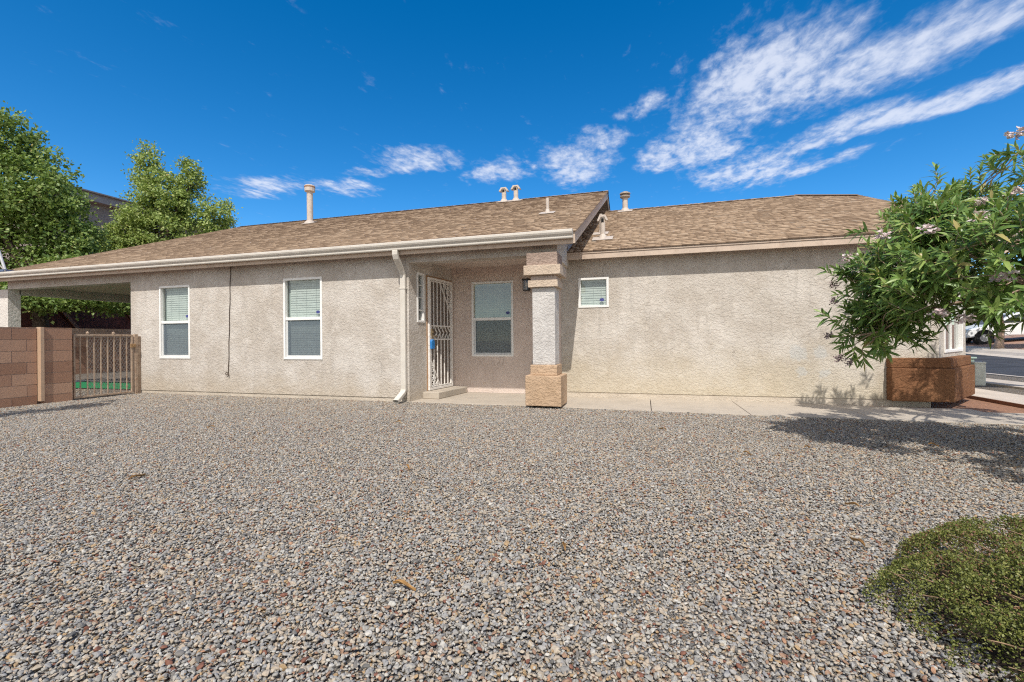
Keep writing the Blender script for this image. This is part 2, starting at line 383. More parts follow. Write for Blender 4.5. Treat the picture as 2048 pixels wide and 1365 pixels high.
def zfar(x, y):
    z = float(np.interp(x, BX, BZ)); return z + .03*min(1, (x-9.5)/5)*(y-25)
def farstrip(name, m, x0, x1, n=4):
    g = MB(); ys = np.linspace(10, 90, 17); xs = np.linspace(x0, x1, n)
    k = [(x, y, zfar(x, y)) for x in xs for y in ys]; L = len(ys)
    g.add(k, [(i*L+j, (i+1)*L+j, (i+1)*L+j+1, i*L+j+1) for i in range(n-1) for j in range(L-1)])
    return struct(g.build(name, m))
farstrip('road', ASPH, 9.52, 14.5); farstrip('gutter_pan', CONC2, 14.5, 15.2, 2); farstrip('kerb', CONC2, 15.2, 15.32, 2)
farstrip('sidewalk', CONC2, 15.32, 16.4, 3); farstrip('far_yard', LOTM, 16.4, 40, 6)

# ------------------------------------------------------------------ the house
house = thing('house', 'single-storey tan stucco house with brown shingle roof across the gravel yard', 'house', (-4, 10, 0))
def wall(p0, p1, z0, z1, mat, openings=(), depth=.13, name='wall', th=0):
    p0 = Vector((*p0, 0)); p1 = Vector((*p1, 0)); L = (p1-p0).length; d = (p1-p0)/L; n = Vector((d.y, -d.x, 0))
    ss = sorted({0, L, *[o[0] for o in openings], *[o[1] for o in openings]}); zs = sorted({z0, z1, *[o[2] for o in openings], *[o[3] for o in openings]})
    P = lambda s, z, k=0: p0 + d*s + Vector((0, 0, z)) - n*k
    g = MB()
    for i in range(len(ss)-1):
        for j in range(len(zs)-1):
            sm = (ss[i]+ss[i+1])/2; zm = (zs[j]+zs[j+1])/2
            if any(o[0] < sm < o[1] and o[2] < zm < o[3] for o in openings): continue
            g.add([P(ss[i], zs[j]), P(ss[i+1], zs[j]), P(ss[i+1], zs[j+1]), P(ss[i], zs[j+1])], [(0, 1, 2, 3)])
    for a, b, c, e in openings:
        for q in (((a, c), (b, c)), ((b, c), (b, e)), ((b, e), (a, e)), ((a, e), (a, c))):
            (s1, y1), (s2, y2) = q
            g.add([P(s1, y1), P(s2, y2), P(s2, y2, depth), P(s1, y1, depth)], [(0, 1, 2, 3)])
    # back, ends and top so the wall has thickness
    T = .16
    g.add([P(0, z0, T), P(L, z0, T), P(L, z1, T), P(0, z1, T)], [(3, 2, 1, 0)]) if not openings else None
    g.add([P(0, z1), P(L, z1), P(L, z1, T), P(0, z1, T)], [(0, 1, 2, 3)])
    g.add([P(0, z0), P(L, z0), P(L, z0, T), P(0, z0, T)], [(3, 2, 1, 0)])
    g.add([P(0, z0), P(0, z1), P(0, z1, T), P(0, z0, T)], [(3, 2, 1, 0)]); g.add([P(L, z0), P(L, z1), P(L, z1, T), P(L, z0, T)], [(0, 1, 2, 3)])
    return g.build(name, mat, house)
YA, YB, YR = 7.18, 8.45, 8.72
def frame_fn(p0, p1):
    p0 = Vector((*p0, 0)); p1 = Vector((*p1, 0)); d = (p1-p0).normalized(); n = Vector((-d.y, d.x, 0))   # n points into the house
    return lambda v: p0 + d*v.x + n*v.y + Vector((0, 0, v.z))
def window(fn, x0, x1, z0, z1, hung=True, gl=None, slats=True, grid=0, sticker=True, tilt=80, left_gap=0.0, back=None):
    g = MB(); F = .042
    g.box(x0, x0+F, -.014, .075, z0, z1); g.box(x1-F, x1, -.014, .075, z0, z1)
    g.box(x0+F, x1-F, -.014, .075, z0, z0+F); g.box(x0+F, x1-F, -.014, .075, z1-F, z1)
    zm = (z0+z1)/2
    if hung: g.box(x0+F, x1-F, .004, .06, zm-.028, zm+.028)
    if grid:
        for k in range(1, grid): z = z0+(z1-z0)*k/grid; g.box(x0+F, x1-F, .006, .035, z-.008, z+.008)
    wf = g.xf(fn).build('window', WHT, house, bevel=.004)
    if hung:
        g = MB(); S = .035; a, b, c, e = x0+F, x1-F, z0+F, zm-.028
        g.box(a, a+S, .018, .045, c, e); g.box(b-S*.6, b, .018, .045, c, e); g.box(a+S, b-S*.6, .018, .045, c, c+S)
        g.xf(fn).build('lower_sash', GREYM if 0 else simple_cache('sash_grey', (.62, .63, .62)), wf, bevel=.003)
        g = MB().add_([(x0+F, .04, zm+.028), (x1-F, .04, zm+.028), (x1-F, .04, z1-F), (x0+F, .04, z1-F)]); g.xf(fn).build('glass_pane', gl or GLASS, wf)
        g = MB().add_([(x0+F+S, .048, z0+F+S), (x1-F-S*.6, .048, z0+F+S), (x1-F-S*.6, .048, zm-.028), (x0+F+S, .048, zm-.028)]); g.xf(fn).build('glass_pane', gl or GLASS, wf)
        g = MB(); zz = .024; g.add([(x0+F+S, zz, z0+F+S), (x1-F-S*.6, zz, z0+F+S), (x1-F-S*.6, zz, zm-.03), (x0+F+S, zz, zm-.03)], [(0, 1, 2, 3)])
        g.xf(fn).build('insect_screen', SCREEN, wf)
    else:
        g = MB().add_([(x0+F, .04, z0+F), (x1-F, .04, z0+F), (x1-F, .04, z1-F), (x0+F, .04, z1-F)]); g.xf(fn).build('glass_pane', gl or GLASS, wf)
    if slats:
        g = MB(); a = x0+F+left_gap; b = x1-F-.004; zz = z0+F+.03; h = .045
        while zz < z1-F-.02:
            c, s_ = math.cos(R(tilt)), math.sin(R(tilt)); hw = .0265
            jit = rnd.uniform(-.0012, .0012)
            p = [(a, .085-hw*c, zz-hw*s_+jit), (b, .085-hw*c, zz-hw*s_-jit), (b, .085+hw*c, zz+hw*s_-jit), (a, .085+hw*c, zz+hw*s_+jit)]
            g.add(p, [(0, 1, 2, 3)]); g.add([(x, y+.002, z-.002) for x, y, z in p], [(3, 2, 1, 0)]); zz += h
        g.box(a, b, .065, .105, z1-F-.04, z1-F)
        for u in (.2, .5, .8): g.tube([(a+(b-a)*u, .066, z0+F), (a+(b-a)*u, .066, z1-F-.03)], .0022, 5)
        g.xf(fn).build('blind', BLIND, wf)
    g = MB().box(x0+.005, x1-.005, .122, .128, z0+.005, z1-.005); g.xf(fn).build('backing', back or (BLINDB if slats else DARK), wf)
    if sticker:
        sx = x1-F-.085; sz = (zm+.12 if hung else z0+F+.10); g = MB()
        pts = [(sx+.045*math.cos(k*math.pi/4+.39), .036, sz+.03*math.sin(k*math.pi/4+.39)) for k in range(8)]
        g.add(pts, [tuple(range(8))]); g.xf(fn).build('alarm_sticker', STKM, wf)
    return wf
_sc = {}
def simple_cache(n, c):
    if n not in _sc: _sc[n] = simple(n, c, .45, .05, 9)
    return _sc[n]
def screenmat():
    m, t, b, o = newmat('insect_mesh')
    b.inputs['Base Color'].default_value = (.16, .20, .235, 1); b.inputs['Roughness'].default_value = .7
    tr = t.new('ShaderNodeBsdfTransparent'); mx = t.new('ShaderNodeMixShader'); mx.inputs[0].default_value = .60
    t.l.new(tr.outputs[0], mx.inputs[1]); t.l.new(b.outputs[0], mx.inputs[2]); t.l.new(mx.outputs[0], o.inputs[0]); return m
SCREEN = screenmat(); BLINDB = simple('blind_back', (.50, .56, .52), .7, .06, 5)

AX0, AX1 = -10.70, -3.97
W1 = (-9.86, -9.01, .742, 2.27); W2 = (-6.655, -5.772, .738, 2.29)
wall((AX0, YA), (AX1, YA), .07, 2.76, STU, [(a-AX0, b-AX0, c, e) for a, b, c, e in (W1, W2)])
fnA = frame_fn((0, YA), (1, YA))
window(fnA, *W1, left_gap=.055); window(fnA, *W2, left_gap=.05)
MB().box(AX0+.01, AX1-.012, YA+.014, YA+.15, -.05, .0695).build('foundation', STF, house)
MB().box(AX0+.012, AX0+.16, YA+.16, 19.9, -.05, 2.74).build('wall', STU, house)
# entry recess, side wall slightly splayed
S0, S1 = (-3.97, YA+.16), (-3.82, YR)
fnS = frame_fn((-3.97, YA), S1)
dS = (Vector((*S1, 0))-Vector((-3.97, YA, 0))).normalized(); off = .16/dS.y
# a wall whose outward side is +X: run from the front corner to the back corner
LS = (Vector((*S1, 0))-Vector((-3.97, YA, 0))).length
wall((-3.97, YA+.001), S1, .0, 2.60, STP_S if 0 else STU, [(.247, .494, 1.41, 2.32), (.585, 1.498, .135, 2.28)])
window(fnS, .247, .494, 1.41, 2.32, hung=False, slats=False, grid=4, sticker=False)
WR = (-3.388, -2.50, .745, 2.265)
wall((-3.82, YR), (-1.49, YR), .012, 2.60, STP, [(WR[0]+3.82, WR[1]+3.82, WR[2], WR[3])])
fnR = frame_fn((0, YR), (1, YR)); window(fnR, *WR, gl=GLASSP)
MB().box(-1.62, -1.492, YB+.002, YR-.001, .012, 2.6).build('wall', STP, house)
WW = (-1.166, -.612, 1.66, 2.214)
wall((-1.49, YB), (4.3, YB), .105, 2.72, STW, [(WW[0]+1.49, WW[1]+1.49, WW[2], WW[3])])
fnB = frame_fn((0, YB), (1, YB)); window(fnB, *WW, hung=False)
MB().box(-1.48, 4.2, YB+.012, YB+.15, -.05, .104).build('foundation', STF, house)
# angled corner with window, and the wall beyond it
CA, CB, CC = (4.3, YB), (5.52, 10.08), (7.5, 13.75)
wall(CA, CB, .105, 2.72, STW, [(.34, 1.73, .82, 2.15)])
fnC = frame_fn(CA, CB); window(fnC, .34, 1.73, .82, 2.15, hung=False, sticker=False, slats=False, back=simple_cache('shade_grey', (.16, .175, .17)))
MB().box(1.03, 1.045, .02, .05, .86, 2.11).xf(fnC).build('window_mullion', WHT, house)
wall(CB, CC, .0, 2.72, STW)
# brown wainscot skirting the corner, held off the ground
def wains(o, z0, z1, name='wainscot'):
    g = MB(); d = Vector((.6, .8, 0)).normalized(); n = Vector((d.y, -d.x, 0))
    a = Vector((3.62, YB-o, 0)); k = o*math.tan(math.acos(d.x)/2)
    b = Vector((4.3+k, YB-o, 0)); c = Vector((*CB, 0))+n*o - d*.55
    lst = [a, b, c, Vector((*CB, 0)) - d*.55, Vector((*CA, 0)), Vector((3.62, YB, 0))]
    g.prism([p+Vector((0, 0, z0)) for p in lst], (0, 0, z1-z0)); return g.build(name, STB, house, bevel=.015)
wains(.19, .10, .60); wains(.145, .601, .755)

# headers, beams, ceilings
MB().box(-14.8, AX0-.001, YA, YA+.22, 2.40, 2.78).build('beam', STU, house)
MB().box(-15.02, -14.80, YA+.22, 13.0, 2.29, 2.72).build('beam', STU, house)
MB().box(AX1+.001, -1.401, YA, YA+.25, 2.45, 2.78).build('beam', STU, house)
MB().box(-14.78, AX0-.01, YA+.22, 13.0, 2.50, 2.56).build('ceiling', SOFF, house)
MB().box(-3.96, -1.58, YA+.25, YR+.3, 2.56, 2.62).build('ceiling', STP, house)
MB().box(-1.58, -1.402, YA+.25, YB-.001, 2.40, 2.78).build('beam', STU, house)
g = MB().prism([(-1.40, YA+.001, 2.40), (-1.40, YB-.002, 2.40), (-1.40, YB-.002, 2.55), (-1.40, 20, 2.55), (-1.40, 20, 2.75), (-1.40, 13.62, 5.29), (-1.40, YA+.001, 2.72)], (.07, 0, 0))
g.build('gable_wall', STU, house)
# column on the patio corner
MB().box(-15.25, -14.80, YA+.002, YA+.24, -.05, 2.40).build('column', stucco('stucco_pale', (.62, .585, .54), (.70, .66, .61)), house)
# porch column in tiers
cx = -1.525
c = MB().box(cx-.182, cx+.182, 7.05, 7.41, .68, 1.905).build('column', STC, house, bevel=.008)
MB().box(cx-.215, cx+.215, 7.015, 7.445, .515, .679).build('base', STO, c, bevel=.01)
MB().box(cx-.287, cx+.287, 6.96, 7.53, .035, .514).build('base', STO, c, bevel=.012)
MB().box(cx-.17, cx+.17, 7.1, 7.42, .0, .034).build('dark_gap_block', DARK, c)  # near-black block, paints the shade in the gap under the base
MB().box(cx-.238, cx+.238, 6.99, 7.46, 1.906, 2.02).build('capital', STO_L if 0 else stucco('stucco_cap', (.52, .415, .32), (.60, .49, .385), bst=.5), c, bevel=.008)
MB().box(cx-.20, cx+.20, 7.035, 7.43, 2.021, 2.09).build('capital', STP, c, bevel=.006)
MB().box(cx-.293, cx+.293, 6.93, 7.52, 2.091, 2.245).build('capital', MATS['stucco_cap'], c, bevel=.008)
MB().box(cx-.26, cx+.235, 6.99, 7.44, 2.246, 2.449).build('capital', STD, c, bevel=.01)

# ---- roofs: slab + overlapping shingle courses
def roof_plane(poly, slope_n, name='roof'):
    """poly: list of 3D points of the top face; eave edge is poly[0]->poly[1] (along +X)."""
    P = [Vector(p) for p in poly]; n = (P[1]-P[0]).cross(P[-1]-P[0]).normalized()
    if n.z < 0: n = -n
    u = Vector((1, 0, 0)); u = (u - n*u.dot(n)).normalized(); v = n.cross(u)
    if v.z < 0: v = -v
    o = P[0]
    g = MB(); g.prism([p - n*.012 for p in P], -n*.10)
    slab = g.build(name, SOFF, house)
    uv = [((p-o).dot(u), (p-o).dot(v)) for p in P]
    vmin = min(q[1] for q in uv); vmax = max(q[1] for q in uv)
    def span(vv):
        xs = []
        for i in range(len(uv)):
            (a, b), (c_, e) = uv[i], uv[(i+1) % len(uv)]
            if (b-vv)*(e-vv) < 0: xs.append(a+(c_-a)*(vv-b)/(e-b))
        return (min(xs), max(xs)) if len(xs) > 1 else None
    V = []; F = []; A = []
    E = .143; k = 0; vv = vmin-.03
    while vv < vmax:
        sp = span(min(max(vv+E*.5, vmin+.001), vmax-.001))
        if sp:
            x = sp[0]-.02; x1 = sp[1]+.02; w_ = rnd.uniform(.04, .15); tone = rnd.uniform(-.03, .03)
            while x < x1:
                xe = min(x+w_, x1); hi = .014 if rnd.random() < .5 else .0075
                top = min(vv+E+.01, vmax+.01)
                b = [o+u*x+v*vv+n*hi, o+u*xe+v*vv+n*hi, o+u*xe+v*top+n*.001, o+u*x+v*top+n*.001, o+u*x+v*vv-n*.012, o+u*xe+v*vv-n*.012, o+u*xe+v*top-n*.012, o+u*x+v*top-n*.012]
                m = len(V); V += [tuple(q) for q in b]
                F += [(m, m+1, m+2, m+3), (m+4, m+5, m+1, m), (m+5, m+6, m+2, m+1), (m+7, m+4, m, m+3)]; 
                a = min(1, max(0, rnd.betavariate(2.2, 2.2)+tone)); A += [.12+.88*a, .0 if hi > .01 else .05, .05, .05]
                x = xe; w_ = rnd.choice((.06, .09, .12, .15, .19))
        vv += E
    mesh_np('shingles', V, F, SHING, slab, A)
    return slab, n
# main roof: ridge parallel to the front wall
ZE, YE, SL = 2.7436, 6.94, .40
YRG = 13.62; ZRG = ZE+SL*(YRG-YE); XR = -1.0; YRR = 2*YRG-YE
roof_plane([(-15.2, YE, ZE), (XR, YE, ZE), (XR, YRG, ZRG), (-14.62, YRG, ZRG)], 1)
roof_plane([(-15.2, YRR, ZE), (XR, YRR, ZE), (XR, YRG, ZRG), (-14.62, YRG, ZRG)], -1)
g = MB(); x = -14.62
while x < XR:
    for s in (-1, 1):
        g.av = rnd.random()
        g.add([(x, YRG, ZRG+.022), (x+.16, YRG, ZRG+.030), (x+.16, YRG+s*.14, ZRG-.056+.03), (x, YRG+s*.14, ZRG-.056+.022)], [(0, 1, 2, 3)])
    x += .145
g.build('ridge_cap', SHING, house)
MB().box(-15.2, XR-.03, YE+.001, YE+.04, 2.552, 2.728).build('fascia', TRIM, house)
for s in (-1, 1):
    y0 = YE if s < 0 else YRR
    a = Vector((XR-.028, y0, ZE-.014)); b = Vector((XR-.028, YRG, ZRG-.014))
    g = MB().prism([a, b, b-Vector((0, 0, .195)), a-Vector((0, 0, .18))], (.027, 0, 0)); g.build('rake_board', TRIM, house)
    a = Vector((-15.21, y0, ZE-.014)); b = Vector((-14.63, YRG, ZRG-.014))
    g = MB().prism([a, b, b-Vector((0, 0, .195)), a-Vector((0, 0, .18))], (.027, 0, 0)); g.build('rake_board', TRIM, house)
# gutter along the main eave, ogee profile
pr = [(6.849, 2.722), (6.849, 2.60), (6.80, 2.588), (6.776, 2.594), (6.770, 2.606), (6.770, 2.632), (6.760, 2.642), (6.742, 2.662), (6.731, 2.686), (6.731, 2.716), (6.742, 2.724), (6.752, 2.716),
      (6.744, 2.712), (6.744, 2.688), (6.754, 2.668), (6.772, 2.648), (6.782, 2.632), (6.784, 2.61), (6.838, 2.612), (6.838, 2.722)]
pr = [(y+.09, z+.024) for y, z in pr]
gut = MB().prism([(-15.2, y, z) for y, z in pr], (15.2+XR-.03, 0, 0)).build('gutter', GUTM, house)
g = MB(); xo = XR-.0295
g.prism([(xo, y, z) for y, z in pr[:11]], (.003, 0, 0)); g.build('end_cap', GUTM, gut)
# downspout
def squash(pts, w_=.10, d_=.065):
    g = MB(); k = []
    P = [Vector(p) for p in pts]
    for i, p in enumerate(P):
        d = (P[min(i+1, len(P)-1)]-P[max(i-1, 0)]).normalized(); x = Vector((1, 0, 0)); y = d.cross(x).normalized()
        k += [p+x*sx*w_/2+y*sy*d_/2 for sx, sy in ((-1, -1), (1, -1), (1, 1), (-1, 1))]
    g.add(k, [(i*4+j, i*4+(j+1) % 4, (i+1)*4+(j+1) % 4, (i+1)*4+j) for i in range(len(P)-1) for j in range(4)] + [(3, 2, 1, 0)])
    return g
dx = -4.055
sp_ = squash([(dx, 6.885, 2.62), (dx, 6.885, 2.55), (dx, 6.91, 2.49), (dx, 7.085, 2.32), (dx, 7.135, 2.24), (dx, 7.135, 2.15), (dx, 7.135, .30), (dx, 7.135, .22), (dx, 7.10, .165), (dx, 6.86, .045)]).build('downspout', GUTM, house, bevel=.012)
MB().box(dx-.06, dx+.06, 7.095, 7.179, 1.985, 2.01).build('strap', GUTM, sp_)
MB().add([(dx-.04, 6.857, .022), (dx+.04, 6.857, .022), (dx+.04, 6.864, .072), (dx-.04, 6.864, .072)], [(0, 1, 2, 3)])
# wing roof
ZW, YW = 2.666, 8.205
zw = lambda y: ZW+.4*(y-YW)
X1, Y1 = 3.85, 13.49; X2, Y2 = 4.86, 12.50
roof_plane([(-1.329, YW, ZW), (4.91, YW, ZW), (X2+.02, Y2, zw(Y2)), (X1, Y1, zw(Y1)), (-1.329, Y1, zw(Y1))], 1)
roof_plane([(-1.329, 18.5, zw(Y1)-.4*(18.5-Y1)), (3.85, 18.5, zw(Y1)-.4*(18.5-Y1)), (X1, Y1, zw(Y1)), (-1.329, Y1, zw(Y1))], 1)
g = MB(); x = -1.329
while x < X1-.1:
    for s in (-1, 1):
        g.av = rnd.random()
        g.add([(x, Y1, zw(Y1)+.022), (x+.16, Y1, zw(Y1)+.03), (x+.16, Y1+s*.14, zw(Y1)-.026), (x, Y1+s*.14, zw(Y1)-.034)], [(0, 1, 2, 3)])
    x += .145
pa, pb = Vector((X1, Y1, zw(Y1))), Vector((X2, Y2, zw(Y2)))
g.av = .4; g.bar(pa+Vector((0, 0, .012)), pb+Vector((0, 0, .012)), .2, .02, (0, 0, 1))
g.build('ridge_cap', SHING, house)
MB().box(-1.329, 4.91, YW+.001, YW+.04, 2.52, 2.641).build('fascia', TRIM, house)
MB().box(-1.329, 4.91, YW-.012, YW+.0, 2.616, 2.648).build('drip_edge', TRIM, house)
MB().box(-1.326, 4.85, YW+.041, YB-.001, 2.612, 2.63).build('soffit', SOFF, house)
g = MB().prism([(4.882, YW, ZW-.014), (4.882, Y2, zw(Y2)-.014), (4.882, Y2, zw(Y2)-.19), (4.882, YW, ZW-.145)], (.027, 0, 0)); g.build('rake_board', TRIM, house)
g = MB().prism([(4.72, YB+.2, 2.55), (4.72, 13.3, 2.55), (4.72, Y2, zw(Y2)-.12), (4.72, YB+.2, zw(YB+.2)-.12)], (.08, 0, 0)); g.build('gable_wall', STW, house)
# garage roof behind
roof_plane([(4.9, 10.2, 2.70), (8.1, 10.2, 2.70), (7.75, 14.0, 4.05), (4.9, 14.0, 4.05)], 1)
roof_plane([(4.9, 18.0, 2.70), (8.1, 18.0, 2.70), (7.75, 14.0, 4.05), (4.9, 14.0, 4.05)], 1)
MB().box(4.9, 8.1, 10.203, 10.24, 2.55, 2.68).build('fascia', TRIM, house)
# bits of soffit on the gable end, flashing at the wall
a = Vector((-1.326, YW, ZW+.03))
MB().prism([(-1.327, YW+.02, ZW+.02), (-1.327, 13.3, zw(13.3)+.01), (-1.327, 13.3, zw(13.3)+.09), (-1.327, YW+.02, ZW+.10)], (.006, 0, 0)).build('flashing', simple('flashing_grey', (.36, .35, .37), .5, .15, 8), house)

# ---- vents on the roof
def vent(x, y, zroof, htop, r, style):
    zt = htop; g = MB().tube([(x, y, zroof-.1), (x, y, zt)], r, 14)
    v = g.build('vent_pipe', VENT, house, smooth=False, loc=(x, y, zroof))
    g = MB(); g.lathe((x, y, zroof-.02), [(r*2.0, -.03), (r*1.9, .01), (r*1.25, .09), (r*1.05, .10)]); g.build('boot', VENT, v, loc=(x, y, zroof))
    g = MB(); d = .20 if r > .045 else .16
    g.prism([(x-d, y-d, zroof-.4*d+.018), (x+d, y-d, zroof-.4*d+.018), (x+d, y+d*.6, zroof+.4*d*.6+.018), (x-d, y+d*.6, zroof+.4*d*.6+.018)], (0, 0, .006))
    g.build('flashing', VENT, v)
    if style == 'wide':
        g = MB().lathe((x, y, zt), [(r*1.05, -.02), (r*1.7, .0), (r*1.75, .17), (r*1.6, .19), (r*.4, .20)]); g.build('cap', VENT, v, loc=(x, y, zt))
        g = MB().lathe((x, y, zt), [(r*1.77, .115), (r*1.79, .12), (r*1.79, .15), (r*1.77, .155)]); g.build('cap_band', simple_cache('rust_band', (.28, .14, .07)), v, loc=(x, y, zt))
    elif style == 'tee':
        g = MB(); R_ = r*1.45
        g.lathe((x, y, zt), [(r*.95, -.03), (r*1.05, .0), (r*1.05, .03)])
        g.prism([(x-R_*1.5, y-r, zt-.02), (x-R_*.8, y-r, zt+.09), (x+R_*.8, y-r, zt+.09), (x+R_*1.5, y-r, zt-.02), (x+R_*1.0, y-r, zt-.03), (x+R_*.45, y-r, zt+.05), (x-R_*.45, y-r, zt+.05), (x-R_*1.0, y-r, zt-.03)], (0, 2*r, 0))
        g.build('cap', VENT, v); MB().box(x-r*.5, x+r*.5, y-r*1.07, y-r*.9, zt-.06, zt+.02).build('cap_opening', DARK, v)
    elif style == 'rings':
        g = MB().lathe((x, y, zt), [(r, -.02), (r*1.9, .02), (r*1.9, .05), (r*1.1, .06), (r*1.1, .10), (r*2.0, .105), (r*1.9, .14), (r*.8, .18)]); g.build('cap', simple_cache('weathered_cap', (.34, .29, .24)), v, loc=(x, y, zt))
    return v
za = lambda y: ZE+SL*(y-YE)
vent(-10.40, 12.38, za(12.38), za(12.38)+1.03, .095, 'wide')
vent(-4.13, 13.46, za(13.46), za(13.46)+.34, .07, 'tee')
vent(-3.73, 13.40, za(13.40), za(13.40)+.37, .07, 'tee')
vent(-1.94, 9.45, za(9.45), za(9.45)+.32, .033, 'none')
vent(-.78, 9.26, zw(9.26), zw(9.26)+.38, .05, 'tee')
vent(-.87, 9.85, zw(9.85), zw(9.85)+.42, .03, 'none')
vent(-.49, 13.3, zw(13.3), zw(13.3)+.37, .075, 'rings')

# ---- security door on the splayed wall
a, b, c0, c1 = .592, 1.492, .14, 2.275
MB().box(a-.005, b+.005, .10, .13, c0, c1).xf(fnS).build('entry_door', DOORM, house)
g = MB(); T = .045
g.box(a, a+T, -.045, .0, c0, c1); g.box(b-T, b, -.045, 0, c0, c1); g.box(a+T, b-T, -.045, 0, c1-T, c1); g.box(a+T, b-T, -.045, 0, c0, c0+T)
door = g.xf(fnS).build('security_door', GRILL, house, bevel=.005)
g = MB(); i0, i1 = a+T+.01, b-T-.01
g.box(i0, i1, -.04, -.01, c0+T+.01, c0+T+.03); g.box(i0, i1, -.04, -.01, c1-T-.03, c1-T-.01); zl, zu = 1.10, 1.36
g.box(i0, i0+.02, -.04, -.01, c0+T, c1-T); g.box(i1-.02, i1, -.04, -.01, c0+T, c1-T)
g.box(i0, i1, -.036, -.014, zl-.012, zl+.012); g.box(i0, i1, -.036, -.014, zu-.012, zu+.012)
for k in range(1, 6):
    x = i0+(i1-i0)*k/6; g.box(x-.0085, x+.0085, -.034, -.016, c0+T, zl); g.box(x-.0085, x+.0085, -.034, -.016, zu, c1-T)
g.bar((i0+(i1-i0)*.45, -.025, c1-T), (i1, -.025, c1-T-.62), .02, .02); g.bar((i0, -.025, c0+T+.55), (i0+(i1-i0)*.45, -.025, c0+T), .02, .02)
g.xf(fnS).build('door_bars', GRILL, door)
g = MB()
def ring(cx, cz, rx, rz, r=.006, a0=0, a1=360, n=14):
    g.tube([(cx+rx*math.cos(R(a0+(a1-a0)*k/n)), -.025, cz+rz*math.sin(R(a0+(a1-a0)*k/n))) for k in range(n+1)], r, 5)
N = 6
for k in range(N):
    x = i0+(i1-i0)*(k+.5)/N; s = (i1-i0)/N
    g.bar((x-s*.5, -.025, zu), (x+s*.35, -.025, (zl+zu)/2), .012, .014); g.bar((x+s*.35, -.025, (zl+zu)/2), (x-s*.5, -.025, zl), .012, .014)
    ring(x+s*.12, zl+.055, s*.30, .05); ring(x+s*.12, zu-.055, s*.30, .05, a0=0, a1=300)
g.xf(fnS).build('scroll_band', GRILL, door)
for (ox, oz, sx, sz) in ((i1-.05, c1-T-.08, -1, -1), (i0+.05, c0+T+.08, 1, 1)):
    g = MB()
    for (u, v_, rr) in ((0, 0, .055), (.11, .0, .05), (0, .12, .055), (.02, .26, .045), (.2, -.02, .035), (.09, .10, .04), (.0, .36, .03)):
        ring(ox+sx*u, oz+sz*v_, rr, rr, .007); ring(ox+sx*(u+.01), oz+sz*(v_+.01), rr*.5, rr*.5, .005, 30, 330)
    g.xf(fnS).build('scrollwork', GRILL, door)
g = MB(); g.add([(i0, -.006, c0+T), (i1, -.006, c0+T), (i1, -.006, c1-T), (i0, -.006, c1-T)], [(0, 1, 2, 3)])
m, t, b_, o_ = newmat('door_screen'); b_.inputs['Base Color'].default_value = (.23, .185, .155, 1); b_.inputs['Roughness'].default_value = .6
tr = t.new('ShaderNodeBsdfTransparent'); mx = t.new('ShaderNodeMixShader'); mx.inputs[0].default_value = .68
t.l.new(tr.outputs[0], mx.inputs[1]); t.l.new(b_.outputs[0], mx.inputs[2]); t.l.new(mx.outputs[0], o_.inputs[0])
g.xf(fnS).build('door_mesh', m, door)
g = MB().box(a+.06, a+.12, -.06, -.03, 1.12, 1.30); g.box(a+.075, a+.105, -.075, -.06, 1.22, 1.25); g.tube([(a+.09, -.075, 1.16), (a+.09, -.10, 1.16), (a+.17, -.10, 1.16)], .010, 8)
g.xf(fnS).build('handle', simple_cache('brass_dark', (.20, .15, .09)), door)
g = MB().box(a-.028, a-.006, -.012, .0, c0, c1+.02); g.box(a-.028, b+.03, -.010, 0, c1+.003, c1+.03); g.xf(fnS).build('door_casing', simple_cache('casing_tan', (.40, .24, .13)), house)
# door step
MB().box(.42, LS-.005, -.34, -.001, .009, .132).xf(fnS).build('door_step', CONC, house, bevel=.012)
# wall lantern and outlet cover beside the porch window
lx, ly = -2.19, YR-.14
g = MB().box(lx-.075, lx+.075, ly-.09, ly+.06, 2.235, 2.25); g.box(lx-.06, lx+.06, ly-.06, ly+.06, 2.03, 2.045)
for sx in (-1, 1):
    for sy in (-1, 1): g.box(lx+sx*.058-.006, lx+sx*.058+.006, ly+sy*.052-.006, ly+sy*.052+.006, 2.045, 2.235)
g.prism([(lx-.07, ly-.07, 2.25), (lx+.07, ly-.07, 2.25), (lx+.07, ly+.06, 2.25), (lx-.07, ly+.06, 2.25)], (0, 0, .012)); g.box(lx-.045, lx+.045, YR-.02, YR-.0, 2.06, 2.24); g.box(lx-.012, lx+.012, ly+.05, YR-.015, 2.15, 2.175)
la = g.build('wall_lantern', BLACKM, house)
MB().box(lx-.05, lx+.05, ly-.05, ly+.045, 2.046, 2.232).build('lantern_glass', LAMPG, la)
MB().lathe((lx, ly, 2.06), [(.012, 0), (.014, .04), (.025, .08), (.02, .12), (.004, .135)], 10).build('bulb', WHT, la)
MB().box(-2.12, -2.0, YR-.045, YR-.001, .43, .66).build('outlet_cover', GREYM, house, bevel=.006)

